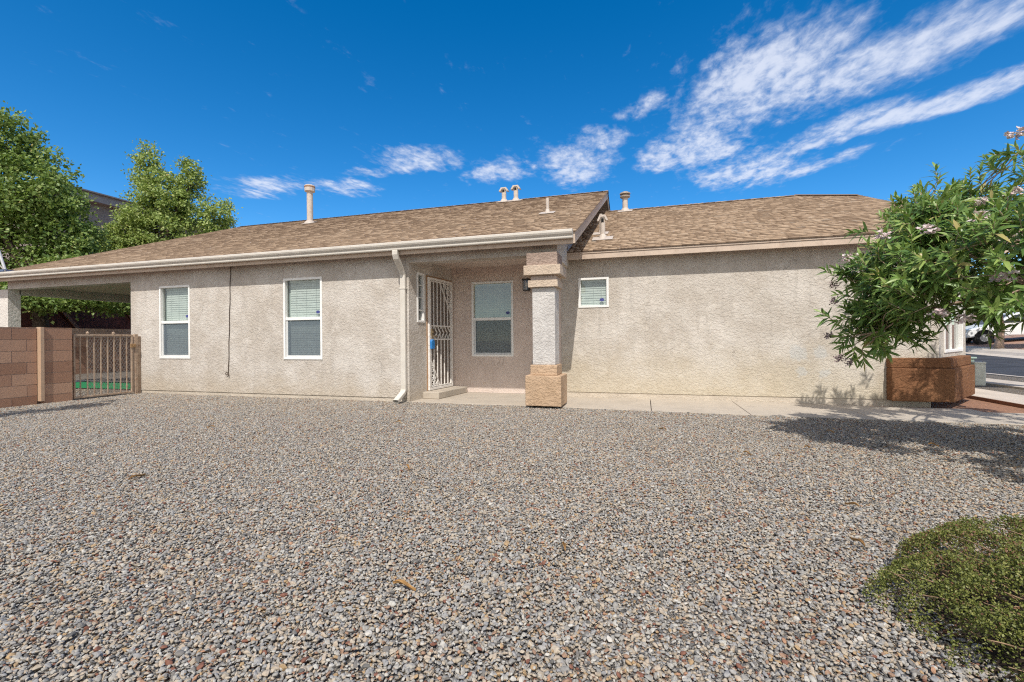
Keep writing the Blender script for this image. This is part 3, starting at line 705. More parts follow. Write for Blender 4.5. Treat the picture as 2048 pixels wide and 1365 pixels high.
# ---- loose cable, lockbox, dish
g = MB(); pts = [(-7.93, YA-.02, 2.64)]
for k in range(1, 15): pts.append((-7.93-.075*k/14+.006*math.sin(k*1.7), YA-.012, 2.64-2.18*k/14))
pts += [(-8.02, YA-.02, .44), (-8.05, YA-.03, .42), (-8.06, YA-.03, .45), (-8.03, YA-.03, .48), (-7.99, YA-.03, .46), (-7.98, YA-.03, .41), (-8.0, YA-.03, .385)]
cb = MB().tube(pts, .0065, 6).build('cable', simple_cache('cable_brown', (.075, .05, .035)))
tag(cb, 'thin dark cable hanging down the wall between the two tall windows', 'cable')
t0 = fnS(Vector((.665, -.07, 1.0)))
lb = thing('lockbox', 'small blue lockbox hung on the security door bars', 'lockbox', tuple(t0))
x = .665
g = MB().prism([(x-.05, -.085, .92), (x+.05, -.085, .92), (x+.055, -.085, 1.06), (x+.03, -.085, 1.10), (x-.03, -.085, 1.10), (x-.055, -.085, 1.06)], (0, .05, 0)); g.xf(fnS).build('case', BLUEM, lb, bevel=.008)
g = MB().tube([(x-.025, -.06, 1.09), (x-.025, -.05, 1.15), (x, -.04, 1.175), (x+.025, -.05, 1.15), (x+.025, -.06, 1.09)], .006, 6); g.xf(fnS).build('shackle', STEEL, lb)

ds = thing('satellite_dish', 'grey satellite dish on a bent arm above the left roof edge', 'satellite dish', (-14.55, 7.0, 2.80))
dc = Vector((-15.42, 7.05, 3.50)); nn = Vector((-.45, -.75, .45)).normalized(); a1 = nn.orthogonal().normalized(); a2 = nn.cross(a1)
g = MB(); k = [dc]; rings = 5; seg = 24; ff = []
for r in range(1, rings+1):
    rr = .34*r/rings
    for j in range(seg): k.append(dc + a1*rr*math.cos(2*math.pi*j/seg) + a2*rr*1.1*math.sin(2*math.pi*j/seg) + nn*(.10*(r/rings)**2))
ff += [(0, 1+j, 1+(j+1) % seg) for j in range(seg)]
for r in range(rings-1): ff += [(1+r*seg+j, 1+(r+1)*seg+j, 1+(r+1)*seg+(j+1) % seg, 1+r*seg+(j+1) % seg) for j in range(seg)]
g.add(k, ff); do = g.build('dish', GREYM, ds, smooth=True); md = do.modifiers.new('s', 'SOLIDIFY'); md.thickness = .012
MB().tube([dc-nn*.02, (-15.0, 7.12, 3.35), (-14.62, 7.05, 2.84)], .03, 10).build('mast', GREYM, ds)
MB().tube([(-15.05, 7.0, 3.2), (-14.47, 6.98, 2.80)], .012, 8).build('strut', STEEL, ds)
MB().box(-14.75, -14.48, 6.95, 7.15, za(7.05)+.0, za(7.05)+.05).build('mount', simple_cache('mount_blue', (.10, .14, .24)), ds)
MB().tube([dc-a2*.30+nn*.05, dc-a2*.25+nn*.42], .014, 8).build('feed_arm', GREYM, ds)
MB().lathe(dc-a2*.25+nn*.42, [(.03, -.05), (.035, 0), (.02, .05)], 10).build('receiver', GREYM, ds)

# ------------------------------------------------------------------ block wall and gate on the left
def blocks(g, x, y0, y1, z0, z1, th, bl=.40, bh=.2, face=1, run='y'):
    """courses of blocks; x is the front face plane, th goes away from it."""
    row = 0; z = z0; m = .012
    while z < z1-.02:
        zt = min(z+bh, z1); s = y0 - (bl/2 if row % 2 else 0)
        while s < y1:
            e = min(s+bl, y1); st = max(s, y0)
            if e-st > .03:
                g.av = rnd.random(); g.mi = 0
                a, b = (x-th, x) if face > 0 else (x, x+th)
                if run == 'y': g.box(a, b, st+m/2, e-m/2, z+m/2, zt-m/2)
                else: g.box(st+m/2, e-m/2, a, b, z+m/2, zt-m/2)
            s += bl
        z = zt; row += 1
    g.mi = 1; g.av = .5
    a, b = (x-th+.012, x-.010) if face > 0 else (x+.012, x+th-.012)
    if run == 'y': g.box(a, b, y0+.012, y1-.012, z0-.1, z1-.010)
    else: g.box(y0+.012, y1-.012, a, b, z0-.1, z1-.010)
bw = thing('block_wall', 'low reddish-brown cinder block wall ending at the iron side gate', 'wall', (-10.45, 5.0, 0))
g = MB(); blocks(g, -10.42, 1.5, 5.44, -.05, 1.37, .19); g.build('wall', [BLOCK, MORT], bw, bevel=0)
g = MB(); blocks(g, -10.36, 5.50, 5.93, -.05, 1.375, .25, bl=1.6); g.build('pilaster', [BLOCK, MORT], bw)
MB().box(-10.44, -10.33, 5.445, 5.495, .05, 1.375).build('filler_post', simple_cache('tan_post', (.52, .36, .245)), bw)

gt = thing('metal_gate', 'rusty tan iron bar gate with diamond mesh beside the house corner', 'gate', (-10.42, 6.5, 0))
gx = -10.42; g0, g1 = 5.97, 7.02
g = MB().box(gx-.02, gx+.02, g0, g1, 1.215, 1.255); g.box(gx-.02, gx+.02, g0, g1, .025, .06); g.box(gx-.02, gx+.02, g0, g0+.03, .06, 1.215); g.box(gx-.02, gx+.02, g1-.035, g1, .06, 1.215)
g.build('frame', IRON, gt, bevel=.004)
for k in range(1, 9):
    y = g0+(g1-g0)*k/9; MB().box(gx-.009, gx+.009, y-.009, y+.009, .06, 1.215).build('bar', IRON, gt)
g = MB(); y0, y1, z0, z1 = g0+.24, g1-.04, .07, 1.21; sdx, sdz = .052, .10
for s in (1, -1):
    k = -40
    while k < 60:
        # line z = z0 + s*(y-yk)*sdz/sdx
        yk = y0+k*sdx; pts = []
        for yy in (y0, y1):
            z = z0+s*(yy-yk)*sdz/sdx
            if z0 <= z <= z1: pts.append((yy, z))
        for zz in (z0, z1):
            y = yk+s*(zz-z0)*sdx/sdz
            if y0 <= y <= y1: pts.append((y, zz))
        pts = sorted(set(pts))
        if len(pts) >= 2 and abs(pts[0][0]-pts[-1][0]) > .01: g.bar((gx-.016, pts[0][0], pts[0][1]), (gx-.016, pts[-1][0], pts[-1][1]), .0042, .0042, (1, 0, 0))
        k += 1
g.build('mesh_panel', STEEL, gt)
MB().box(gx-.03, gx+.03, 7.05, 7.11, -.02, 1.265).build('post', IRON, gt, bevel=.004)
MB().box(gx-.012, gx+.012, 7.115, 7.175, -.02, 1.22).build('jamb', IRON, gt)
g = MB().box(gx+.021, gx+.05, 6.96, 7.06, .98, 1.06); g.box(gx+.05, gx+.065, 6.99, 7.02, 1.0, 1.04); g.build('latch', simple_cache('latch_rust', (.32, .20, .10)), gt, bevel=.004)
for y in (6.21, 6.66): MB().lathe((gx, y, 1.255), [(.016, 0), (.028, .02), (.02, .045), (.004, .055)], 10).build('finial', IRON, gt)

# ------------------------------------------------------------------ back yard seen through the patio
g = MB(); g.add([(-15.2, 7.55, .0), (-11.0, 7.75, .0), (-11.0, 8.5, .0), (-13.6, 9.1, .0), (-15.2, 9.0, .0)], [(0, 1, 2, 3, 4)]); struct(g.build('turf', TURF))
g = MB().prism([(-15.6, 7.5, -.02), (-15.2, 7.5, -.02), (-15.2, 9.05, -.02), (-13.6, 9.15, -.02), (-11.0, 8.55, -.02), (-11.0, 8.7, -.02), (-13.6, 9.32, -.02), (-15.6, 9.2, -.02)], (0, 0, .03)); struct(g.build('turf_edging', CONC2))
yw = thing('yard_wall', 'brown block wall with pale top course behind the back yard', 'wall', (-19.7, 11, 0))
g = MB(); blocks(g, -19.5, 4.0, 20, -.05, 1.38, .2); g.build('wall', [BLOCK, MORT], yw)
g = MB(); blocks(g, -19.46, 4.0, 20, 1.381, 1.62, .26, bl=.30, bh=.12); g.build('top_course', [simple_cache('cap_stone', (.46, .33, .25)), MORT], yw)
fe = thing('wood_fence', 'tall dark red wooden fence with diagonal braces under the tree', 'fence', (-22.3, 12, 0))
g = MB()
y = 4.0
while y < 24: g.box(-22.34, -22.31, y, y+.135, -.05, 3.1+rnd.uniform(-.01, .01)); y += .142
g.build('boards', FENCE, fe)
for y in (7.0, 9.6, 12.2, 14.6, 17): MB().bar((-22.25, y, 2.7), (-22.25, y+1.0, 1.3), .11, .05, (1, 0, 0)).build('brace', RAIL, fe)
MB().box(-22.31, -22.26, 4, 24, 2.75, 2.86).build('rail', RAIL, fe)

# neighbour house far left
nh = thing('neighbor_house', 'grey two-storey stucco house behind the left trees', 'house', (-32, 21, 0))
wall_ = MB().box(-40, -28.2, 15.5, 30, -.05, 8.55).build('wall', NEIGH, nh)
MB().box(-40.5, -27.75, 15.0, 30.5, 8.551, 8.95).build('fascia', NROOF, nh)
MB().prism([(-40.6, 14.9, 8.951), (-27.6, 14.9, 8.951), (-27.6, 30.6, 8.951), (-40.6, 30.6, 8.951)], (0, 0, .07)).build('roof', simple_cache('nroof', (.22, .20, .20)), nh)
for y in (17.2, 19.6, 23):
    wn = MB().box(-28.2, -28.12, y, y+1.1, 4.6, 6.0).build('window', WHT, nh); MB().box(-28.12, -28.10, y+.07, y+1.03, 4.67, 5.93).build('pane', CARG, wn)
MB().box(-28.2, -28.08, 18.7, 18.8, 0, 8.5).build('drain_pipe', WHT, nh)

# ------------------------------------------------------------------ foliage
def rot_frames(n, upbias=.6):
    d = rng.normal(size=(n, 3)); d /= np.linalg.norm(d, axis=1, keepdims=True)           # leaf axis
    nr = rng.normal(size=(n, 3)); nr = nr*.75+np.array([.15, -.75, .55+upbias*.5])
    nr -= d*(nr*d).sum(1, keepdims=True); nr /= np.linalg.norm(nr, axis=1, keepdims=True)
    return d, nr, np.cross(d, nr)
def leaves_mesh(P, L, W, name, mat, parent, shape='oval', d=None, nr=None, rv=None, loc=None):
    n = len(P)
    if d is None: d, nr, s = rot_frames(n)
    else: s = np.cross(d, nr)
    L = np.broadcast_to(L, n)[:, None]; W = np.broadcast_to(W, n)[:, None]
    if shape == 'oval':       # two quads folded along the midrib
        a = P; m1 = P+d*L*.45+s*W*.5+nr*W*.18; m2 = P+d*L*.45-s*W*.5+nr*W*.18; e = P+d*L
        V = np.stack([a, m1, e, m2], 1).reshape(-1, 3); i = np.arange(n)[:, None]*4
        F = np.concatenate([np.stack([i[:, 0], i[:, 0]+1, i[:, 0]+2], 1), np.stack([i[:, 0], i[:, 0]+2, i[:, 0]+3], 1)])
    else:                      # long bent lance leaf: 3 segments
        dr = np.array([0, 0, -1.0])
        c = [P, P+d*L*.30+nr*L*.03, P+d*L*.65+dr*L*.05, P+d*L*.97+dr*L*.16]; ws = [.12, 1.0, .75, .04]
        V = []
        for q_, w_ in zip(c, ws): V += [q_-s*W*.5*w_+nr*W*.12*w_, q_+s*W*.5*w_+nr*W*.12*w_]
        # centre line for the fold
        V = np.stack(V + c, 1).reshape(-1, 3); i = np.arange(n)*12
        F = []
        for k in range(3):
            F.append(np.stack([i+2*k, i+8+k, i+9+k, i+2*k+2], 1)); F.append(np.stack([i+8+k, i+2*k+1, i+2*k+3, i+9+k], 1))
        F = np.concatenate(F)
    rv = rng.random(n) if rv is None else rv
    k = len(F)//n
    return mesh_np(name, V, F, mat, parent, np.tile(rv, k), loc)
def crown_points(lobes, nclump, per, cr, shell=.55):
    vol = np.array([l[3]*l[4]*l[5] for l in lobes])**.55; pick = rng.choice(len(lobes), nclump, p=vol/vol.sum())
    L = np.array(lobes)[pick]
    d = rng.normal(size=(nclump, 3)); d /= np.linalg.norm(d, axis=1, keepdims=True)
    r = shell + (1-shell)*rng.random((nclump, 1)); r[rng.random(nclump) < .25] *= .6
    r = r*np.where(rng.random((nclump, 1)) < .16, rng.uniform(1.05, 1.32, (nclump, 1)), 1.0)
    C = L[:, :3]+d*r*L[:, 3:6]
    cs = cr*rng.uniform(.6, 1.25, nclump)
    P = np.repeat(C, per, 0)+rng.normal(size=(nclump*per, 3))*np.repeat(cs, per)[:, None]*np.array([.55, .55, .42])
    tone = np.repeat(rng.normal(0, .13, nclump), per)
    return C, P, tone
def limb(g, a, b, r0, r1, sag=.1, n=5):
    a = Vector(a); b = Vector(b); o = Vector((rnd.uniform(-1, 1), rnd.uniform(-1, 1), rnd.uniform(-.3, 1)))*(b-a).length*sag
    g.tube([a.lerp(b, k/n)+o*math.sin(math.pi*k/n) for k in range(n+1)], [r0+(r1-r0)*k/n for k in range(n+1)], 7)
LG1 = leafmat('leaf_green', [(0, (0.076, 0.138, 0.039)), (.35, (0.161, 0.255, 0.062)), (.7, (0.276, 0.379, 0.107)), (.93, (0.444, 0.496, 0.178)), (1, (0.521, 0.379, 0.161))], .38)
LG2 = leafmat('leaf_yellow_green', [(0, (0.132, 0.201, 0.057)), (.35, (0.267, 0.363, 0.097)), (.7, (0.416, 0.510, 0.154)), (.94, (0.599, 0.619, 0.251)), (1, (0.700, 0.510, 0.233))], .38)
def tree(name, label, base, trunk_h, lobes, nclump, per, leaf, cr, mat, tr, bark=None, shell=.55):
    bark = bark or BARK
    o = thing(name, label, 'tree', base)
    C, P, tone = crown_points(lobes, nclump, per, cr, shell)
    P = P[P[:, 2] > base[2]+.4] if len(P) else P
    n = len(P); rv = np.clip(rng.beta(2.2, 2.2, n)*.9+.05+rng.normal(0, .05, n), 0, 1)
    g = MB(); top = Vector((base[0], base[1], base[2]+trunk_h))
    g.tube([base, Vector(base).lerp(top, .1), Vector(base).lerp(top, .5)+Vector((.1, .05, 0)), top], [tr*1.5, tr*1.1, tr*.9, tr*.7], 10)
    for l in lobes:
        limb(g, top-Vector((0, 0, trunk_h*.25*rnd.random())), (l[0], l[1], l[2]), tr*.5, tr*.14)
    for i in rng.choice(len(C), min(len(C), 70), replace=False):
        lb_ = min(lobes, key=lambda l: (Vector(l[:3])-Vector(C[i])).length)
        limb(g, lb_[:3], C[i], tr*.14, tr*.03, .08, 4)
    g.build('trunk', bark, o, smooth=True)
    leaves_mesh(P, leaf*rng.uniform(.7, 1.25, n), leaf*.72*rng.uniform(.7, 1.2, n), 'crown', mat, o, rv=rv)
    return o
tree('shade_tree', 'large dark green leafy tree filling the left edge over the back wall', (-21.4, 11.2, -.05), 3.2,
     [(-21.71, 10.87, 4.49, 2.36, 2.36, 1.99), (-22.04, 10.78, 6.67, 1.99, 1.99, 1.99), (-20.74, 11.16, 6.11, 1.12, 1.12, 1.12), (-22.2, 10.73, 8.3, 1.09, 1.09, 1.09), (-19.9, 11.4, 3.75, 1.0, 1.0, 1.05), (-24.12, 10.17, 7.59, 1.63, 1.63, 1.63),
      (-24.49, 10.07, 5.05, 1.99, 1.99, 1.81), (-19.6, 11.5, 4.9, .5, .5, .7), (-20.3, 11.33, 2.8, 1.8, 1.9, .5), (-18.9, 11.8, 2.7, .8, .8, .45), (-19.6, 10.4, 2.7, 1.0, 1.0, .5), (-19.3, 12.6, 2.65, .9, 1.0, .45)],
     860, 64, .135, .36, LG1, .26)
tree('poplar_tree', 'pointed yellow-green tree rising behind the roof left of the tall vent', (-22.1, 16.5, -.05), 4.0,
     [(-22.09, 16.49, 6.65, 2.0, 2.0, 2.0), (-22.08, 16.49, 7.98, 1.25, 1.25, 1.6), (-22.95, 16.24, 9.25, .62, .62, 1.35), (-20.96, 16.82, 8.75, .62, .62, 1.15), (-19.88, 17.13, 7.0, .85, .85, 1.2), (-23.6, 16.05, 6.2, .9, .9, 1.3), (-19.66, 17.2, 5.54, .9, .9, .9), (-24.2, 15.9, 5.0, 1.0, 1.0, .8), (-24.6, 15.6, 6.0, .6, .6, .8)],
     620, 60, .125, .29, LG2, .22, shell=.6)
tree('street_tree', 'small street tree with pale trunk in front of the white car', (16.3, 27.4, .46), 1.9,
     [(16.3, 27.4, 3.3, 1.9, 1.9, 1.2), (17.2, 26.3, 3.0, 1.2, 1.3, .9), (15.5, 28.6, 3.1, 1.2, 1.2, .9)], 70, 110, .17, .5, LG2, .15, BARK2)
tree('yard_tree', 'dark tree mass behind the parked white car across the street', (25.5, 40, .9), 2.2,
     [(25.5, 40, 3.6, 3.6, 3.0, 2.4), (22, 42, 3.2, 2.6, 2.4, 1.9), (29, 38, 3.3, 2.6, 2.4, 2.0)], 150, 110, .30, .8, LG1, .25)

# ---- flowering tree on the right (trunk stands just outside the frame)
ft = thing('flowering_tree', 'leafy tree with narrow leaves and pale pink flowers beside the walkway', 'tree', (3.35, 4.75, -.02))
LL = leafmat('lance_leaf', [(0, (0.066, 0.134, 0.034)), (.3, (0.123, 0.224, 0.056)), (.65, (0.208, 0.323, 0.085)), (.92, (0.359, 0.458, 0.132)), (1, (0.472, 0.396, 0.155))], .28, .36)
flobes = [(3.02, 4.75, 1.70, 1.14, 1.2, .52), (2.14, 5.05, 1.28, .30, .38, .36), (3.45, 4.7, 1.98, .62, .75, .38), (2.52, 5.15, 2.10, .36, .42, .28), (2.32, 5.0, 1.66, .46, .55, .40), (3.2, 6.2, 2.4, .55, .6, .42), (3.8, 4.6, 1.95, .8, 1.0, .64), (3.6, 3.2, 1.75, .9, .6, .5), (4.4, 6.0, 2.8, .9, .8, .6), (4.75, 6.4, 2.8, .6, .6, .5)]
vol = np.array([l[3]*l[4]*l[5] for l in flobes])**.7
branch_pts = []
for l in flobes:                                     # leafy branch ends, with open air between them
    k_ = int(10+95*(l[3]*l[4]*l[5])**.8); d = rng.normal(size=(k_, 3)); d /= np.linalg.norm(d, axis=1, keepdims=True)
    branch_pts.append(np.array(l[:3])+d*(.45+.62*rng.random((k_, 1))**.7)*np.array(l[3:6]))
tips = []; dirs = []
NS = 2600
pk = rng.choice(len(flobes), NS, p=vol/vol.sum())
for i in pk:
    if i >= 6 and rnd.random() < .62: continue
    l = flobes[i]; d = rng.normal(size=3); d /= np.linalg.norm(d); r = (.35+.65*rng.random()**.6)
    sub = branch_pts[int(i)]; bp = sub[rng.integers(len(sub))]
    p_ = bp+rng.normal(size=3)*np.array([.085, .085, .07]); tips.append(p_); d = (p_-np.array(l[:3]))/np.array(l[3:6]); d /= np.linalg.norm(d)+1e-6; dd = d*.8+np.array([0, 0, .55])+rng.normal(size=3)*.3; dirs.append(dd/np.linalg.norm(dd))
for tpt, dd in (((2.67, 5.28, 2.69), (-.1, 0, 1)), ((2.69, 5.25, 2.58), (.3, 0, .9)), ((2.83, 5.33, 2.50), (.6, -.2, .6)), ((2.80, 5.3, 2.44), (.5, 0, .3)), ((2.51, 5.24, 2.47), (-.6, 0, .6)), ((2.56, 5.2, 2.38), (-.2, 0, .8)), ((2.35, 5.18, 2.26), (-.7, 0, .4)), ((2.45, 5.15, 2.30), (-.1, -.2, .9)),
                ((3.40, 5.5, 2.88), (-.5, 0, .6)), ((3.20, 5.43, 2.80), (-.8, -.1, .1)), ((3.28, 5.4, 2.74), (-.6, -.2, -.3)), ((3.47, 5.5, 2.70), (-.4, -.2, .6)), ((3.5, 5.4, 2.58), (-.6, -.2, .3)), ((2.98, 5.37, 2.24), (-.2, -.2, .9)), ((2.16, 5.13, 2.05), (-.7, 0, .5)), ((1.98, 5.08, 1.83), (-.8, 0, .4)),
                ((2.5, 5.2, 2.36), (-.5, 0, .7)), ((2.62, 5.3, 2.42), (.1, 0, 1)), ((2.74, 5.25, 2.36), (.4, -.2, .7)), ((2.42, 5.1, 2.2), (-.6, -.1, .5)), ((2.6, 5.1, 2.3), (0, -.3, .8)), ((2.34, 5.1, 2.12), (-.7, 0, .4)), ((2.88, 5.3, 2.3), (.2, 0, .9)), ((2.26, 5.1, 2.14), (-.4, 0, .8)),
                ((1.83, 5.15, .98), (-.5, 0, -.5)), ((1.80, 5.1, 1.08), (-.7, 0, -.1)), ((1.92, 5.1, .88), (-.2, -.2, -.8)), ((1.99, 5.05, .83), (.0, -.2, -.8)), ((1.86, 5.2, 1.18), (-.7, 0, .1)), ((1.80, 5.15, 1.5), (-.8, 0, .2)), ((1.84, 5.15, 1.7), (-.7, 0, .4)), ((1.86, 5.1, 1.86), (-.6, 0, .6))):
    tips.append(np.array(tpt)); dd = np.array(dd, float); dirs.append(dd/np.linalg.norm(dd))
tips = np.array(tips); dirs = np.array(dirs); nt = len(tips)
keep = tips[:, 2] > .78; tips = tips[keep]; dirs = dirs[keep]; nt = len(tips)
PP = []; DD = []; NN = []; LLn = []; RV = []
for i in range(nt):
    ax = dirs[i]; a1 = np.cross(ax, [0, 0, 1.0]); a1 = a1/(np.linalg.norm(a1)+1e-6); a2 = np.cross(ax, a1); k = rng.integers(11, 17); ph = rng.random()*6.28; tn = rng.normal(0, .10)
    for j in range(k):
        f = j/k; th = ph+j*2.4; out = math.cos(th)*a1+math.sin(th)*a2
        e = .35+.85*(1-f)
        d = out*e+ax*(1.05-e*.55); d /= np.linalg.norm(d)
        p = tips[i]-ax*.13*(1-f)
        nr = ax+np.array([.1, -.45, .55])+rng.normal(size=3)*.22; nr -= d*(nr@d); nr /= np.linalg.norm(nr)
        PP.append(p); DD.append(d); NN.append(nr); LLn.append(rng.uniform(.105, .18)*(1-.35*f)); RV.append(np.clip(rng.beta(2, 2.4)+tn+.12*f, 0, 1))
PP = np.array(PP); LLn = np.array(LLn)
leaves_mesh(PP, LLn, LLn*.21, 'crown', LL, ft, 'lance', np.array(DD), np.array(NN), np.array(RV))
g = MB(); base = Vector((3.35, 4.75, -.02))
for k, tp in enumerate(((3.1, 4.8, 1.3), (3.5, 4.6, 1.5), (3.25, 5.0, 1.4))):
    limb(g, base+Vector((.05*k-.05, .04*k, 0)), tp, .055, .035, .06, 6)
hubs = [Vector(l[:3])-Vector((0, 0, l[5]*.4)) for l in flobes]
for h in hubs: limb(g, (3.2+rnd.uniform(-.1, .2), 4.8, 1.35), h, .02, .009, .12, 6)
for i in range(nt):
    h = min(hubs, key=lambda q_: (q_-Vector(tips[i])).length); a = Vector(tips[i]-dirs[i]*.14)
    if i % 5 == 0 or i > nt-34: limb(g, h, a, .008, .0035, .14, 5)
    g.tube([a, Vector(tips[i])], [.0035, .002], 5)
g.build('trunk', BARK2, ft, smooth=True)
# flower clusters
fl_spots = [(1.86, 5.0, 1.80), (2.28, 4.62, 1.95), (2.50, 4.40, 1.98), (2.72, 4.42, 1.80), (2.62, 4.35, 1.50), (2.30, 4.5, 1.24), (2.46, 4.5, 1.19), (2.85, 5.0, 2.24), (3.33, 5.4, 2.93), (2.02, 4.75, 1.95), (3.42, 5.45, 2.98), (2.86, 4.6, 2.2)]
for fx, fy, fz in fl_spots:
    fx *= .965; fy = fy*.965; fz = 1.08+(fz-1.08)*.965+.02
    P = []; D = []; N = []
    for k in range(26):
        c_ = np.array([fx, fy, fz])+np.clip(rng.normal(size=3), -1.05, 1.05)*np.array([.042, .040, .024]); ph = rng.random()*6.28
        ax = np.array([rng.normal()*.5, -.5+rng.normal()*.4, .8]); ax /= np.linalg.norm(ax); a1 = np.cross(ax, [1, 0, 0.1]); a1 /= np.linalg.norm(a1); a2 = np.cross(ax, a1)
        for j in range(5):
            o_ = math.cos(ph+j*1.257)*a1+math.sin(ph+j*1.257)*a2; d = o_*.8+ax*.5; d /= np.linalg.norm(d); n_ = ax-d*(ax@d); n_ /= np.linalg.norm(n_)
            P.append(c_); D.append(d); N.append(n_)
    n = len(P); leaves_mesh(np.array(P), rng.uniform(.018, .030, n), rng.uniform(.016, .026, n), 'flower_cluster', PETAL, ft, 'oval', np.array(D), np.array(N))
for fx, fy, fz in ((1.80, 5.2, 1.44), (1.80, 5.2, 1.60), (1.74, 5.15, 1.10), (1.80, 5.1, .88), (1.88, 5.1, .84)):
    P = np.array([fx, fy, fz])+np.clip(rng.normal(size=(70, 3)), -1.2, 1.2)*.022; leaves_mesh(P, .02, .016, 'dry_seed_head', DRYFL, ft)

# ---- low mounded shrub at the front right
sh = thing('mounded_shrub', 'low rounded shrub of tiny green leaves on the gravel at bottom right', 'shrub', (1.78, 1.95, 0))
SHL = leafmat('tiny_leaf', [(0, (0.041, 0.054, 0.014)), (.3, (0.113, 0.131, 0.029)), (.65, (0.216, 0.234, 0.056)), (.95, (0.333, 0.324, 0.108)), (.97, (0.180, 0.090, 0.050)), (1, (0.216, 0.108, 0.063))], .2, .5)
cxs, cys, rx, ry, hh = 1.80, 1.95, .91, .86, .315
GN_ = rng.random((64, 64))
def vnoise(x, y, f):
    x = np.asarray(x)*f+20; y = np.asarray(y)*f+20; xi = np.floor(x).astype(int); yi = np.floor(y).astype(int); fx = x-xi; fy = y-yi; fx = fx*fx*(3-2*fx); fy = fy*fy*(3-2*fy)
    gt = lambda a, b: GN_[a % 64, b % 64]
    return (gt(xi, yi)*(1-fx)+gt(xi+1, yi)*fx)*(1-fy)+(gt(xi, yi+1)*(1-fx)+gt(xi+1, yi+1)*fx)*fy
def mound(a, r):
    a = np.asarray(a, float); r = np.asarray(r, float)
    wob = 1+.05*np.sin(3*a+1)+.04*np.sin(7*a)+.03*np.sin(13*a+2)+.02*np.sin(29*a)
    x = cxs+rx*wob*r*np.cos(a); y = cys+ry*wob*r*np.sin(a)
    z = hh*np.maximum(0, 1-r**2.6)**.46
    z = z*(.86+.18*vnoise(x, y, 3.5)+.14*vnoise(x, y, 9))
    return np.stack([x, y, np.maximum(z, 0)], -1)
n = 170000
aa = rng.random(n)*2*np.pi; rr = np.sqrt(rng.random(n)); P = mound(aa, rr)
pit = .55*vnoise(P[:, 0]+.3*P[:, 1], P[:, 1], 11)+.45*vnoise(P[:, 0], P[:, 1]-.2*P[:, 0], 24)
hole = np.clip((.52-pit)/.14, 0, 1)
P[:, 2] = P[:, 2]-rng.random(n)**2*.05-hole*(.05+.13*rng.random(n))+rng.normal(0, .005, n)
side = rng.random(n) < .16                     # the skirt of the mound, down to the stones
P[side, 2] *= rng.random(side.sum())
ok = (rng.random(n) > hole*.72) & (P[:, 2] > .004); P = P[ok]; n = len(P)
brown = vnoise(P[:, 0]+5, P[:, 1], 3.2)
rv = np.clip(rng.beta(2.2, 2.2, n)*.93, 0, .96); rv[(rng.random(n) < np.clip((brown-.66)*1.2, 0.03, .22))] = 1.0
leaves_mesh(P, rng.uniform(.007, .0125, n), rng.uniform(.005, .0085, n), 'foliage', SHL, sh, rv=rv)
g = MB()
for k in range(340):
    a_ = rnd.uniform(0, 6.283); r_ = math.sqrt(rnd.random())*.99; e = Vector(mound(a_, r_)); e.z += rnd.uniform(-.05, .014)
    ll = rnd.uniform(.06, .22); q_ = rnd.uniform(-.6, .6); dv = Vector((cxs-e.x, cys-e.y, 0)); dv = dv.normalized() if dv.length > .01 else Vector((1, 0, 0))
    dv = Vector((dv.x*math.cos(q_)-dv.y*math.sin(q_), dv.x*math.sin(q_)+dv.y*math.cos(q_), 0))
    s = e+dv*ll; s.z = max(.01, e.z-rnd.uniform(.0, .10))
    limb(g, s, e, .0032, .0013, .12, 4)
g.build('stems', TWIG, sh)
g = MB(); k = [(cxs, cys, hh-.20)]; ff = []; nr_, na = 7, 40
for i in range(1, nr_+1):
    for j in range(na):
        x, y, z = (float(q_) for q_ in mound(2*math.pi*j/na, .9*i/nr_)); k.append((x, y, max(z-.20, -.01)))
ff = [(0, 1+j, 1+(j+1) % na) for j in range(na)]
for i in range(nr_-1): ff += [(1+i*na+j, 1+(i+1)*na+j, 1+(i+1)*na+(j+1) % na, 1+i*na+(j+1) % na) for j in range(na)]
g.add(k, ff); g.build('litter', simple('shrub_litter', (.03, .02, .014), .95, .4, 40, .5, 60), sh)

# ---- thin tree added left of the frame so its shade streaks the gravel
# (unseen stand-in for whatever throws the streaks)
tree('shadow_tree', 'thin sparse unseen tree added left of the view to cast streaked shade', (-9.0, .6, -.02), 2.0,
     [(-8.9, 1.9, 3.0, .4, .8, .5), (-8.7, 2.6, 3.3, .3, .8, .4), (-8.95, 3.4, 2.9, .2, .8, .25)], 44, 26, .10, .20, LG1, .06)

# ------------------------------------------------------------------ street furniture and car
ub = thing('utility_box', 'grey-green utility cabinet behind the pale pedestal near the street', 'utility box', (7.75, 14.9, 0))
MB().box(7.36, 8.13, 14.5, 15.3, .0, .50).build('cabinet', GRNB, ub, bevel=.02)
MB().box(7.33, 8.16, 14.46, 15.33, .501, .545).build('lid', GRNB, ub, bevel=.015)
MB().box(7.3, 8.19, 14.42, 15.37, -.05, .0).build('pad', CONC2, ub)
pd = thing('utility_pedestal', 'pale short utility pedestal standing by the concrete strip', 'utility box', (7.12, 12.62, 0))
MB().box(7.01, 7.22, 12.52, 12.73, -.05, .46).build('housing', PEDM, pd, bevel=.02)
MB().prism([(7.0, 12.51, .461), (7.23, 12.51, .461), (7.23, 12.74, .461), (7.0, 12.74, .461)], (0, 0, .05)).build('cap', PEDM, pd, bevel=.025)

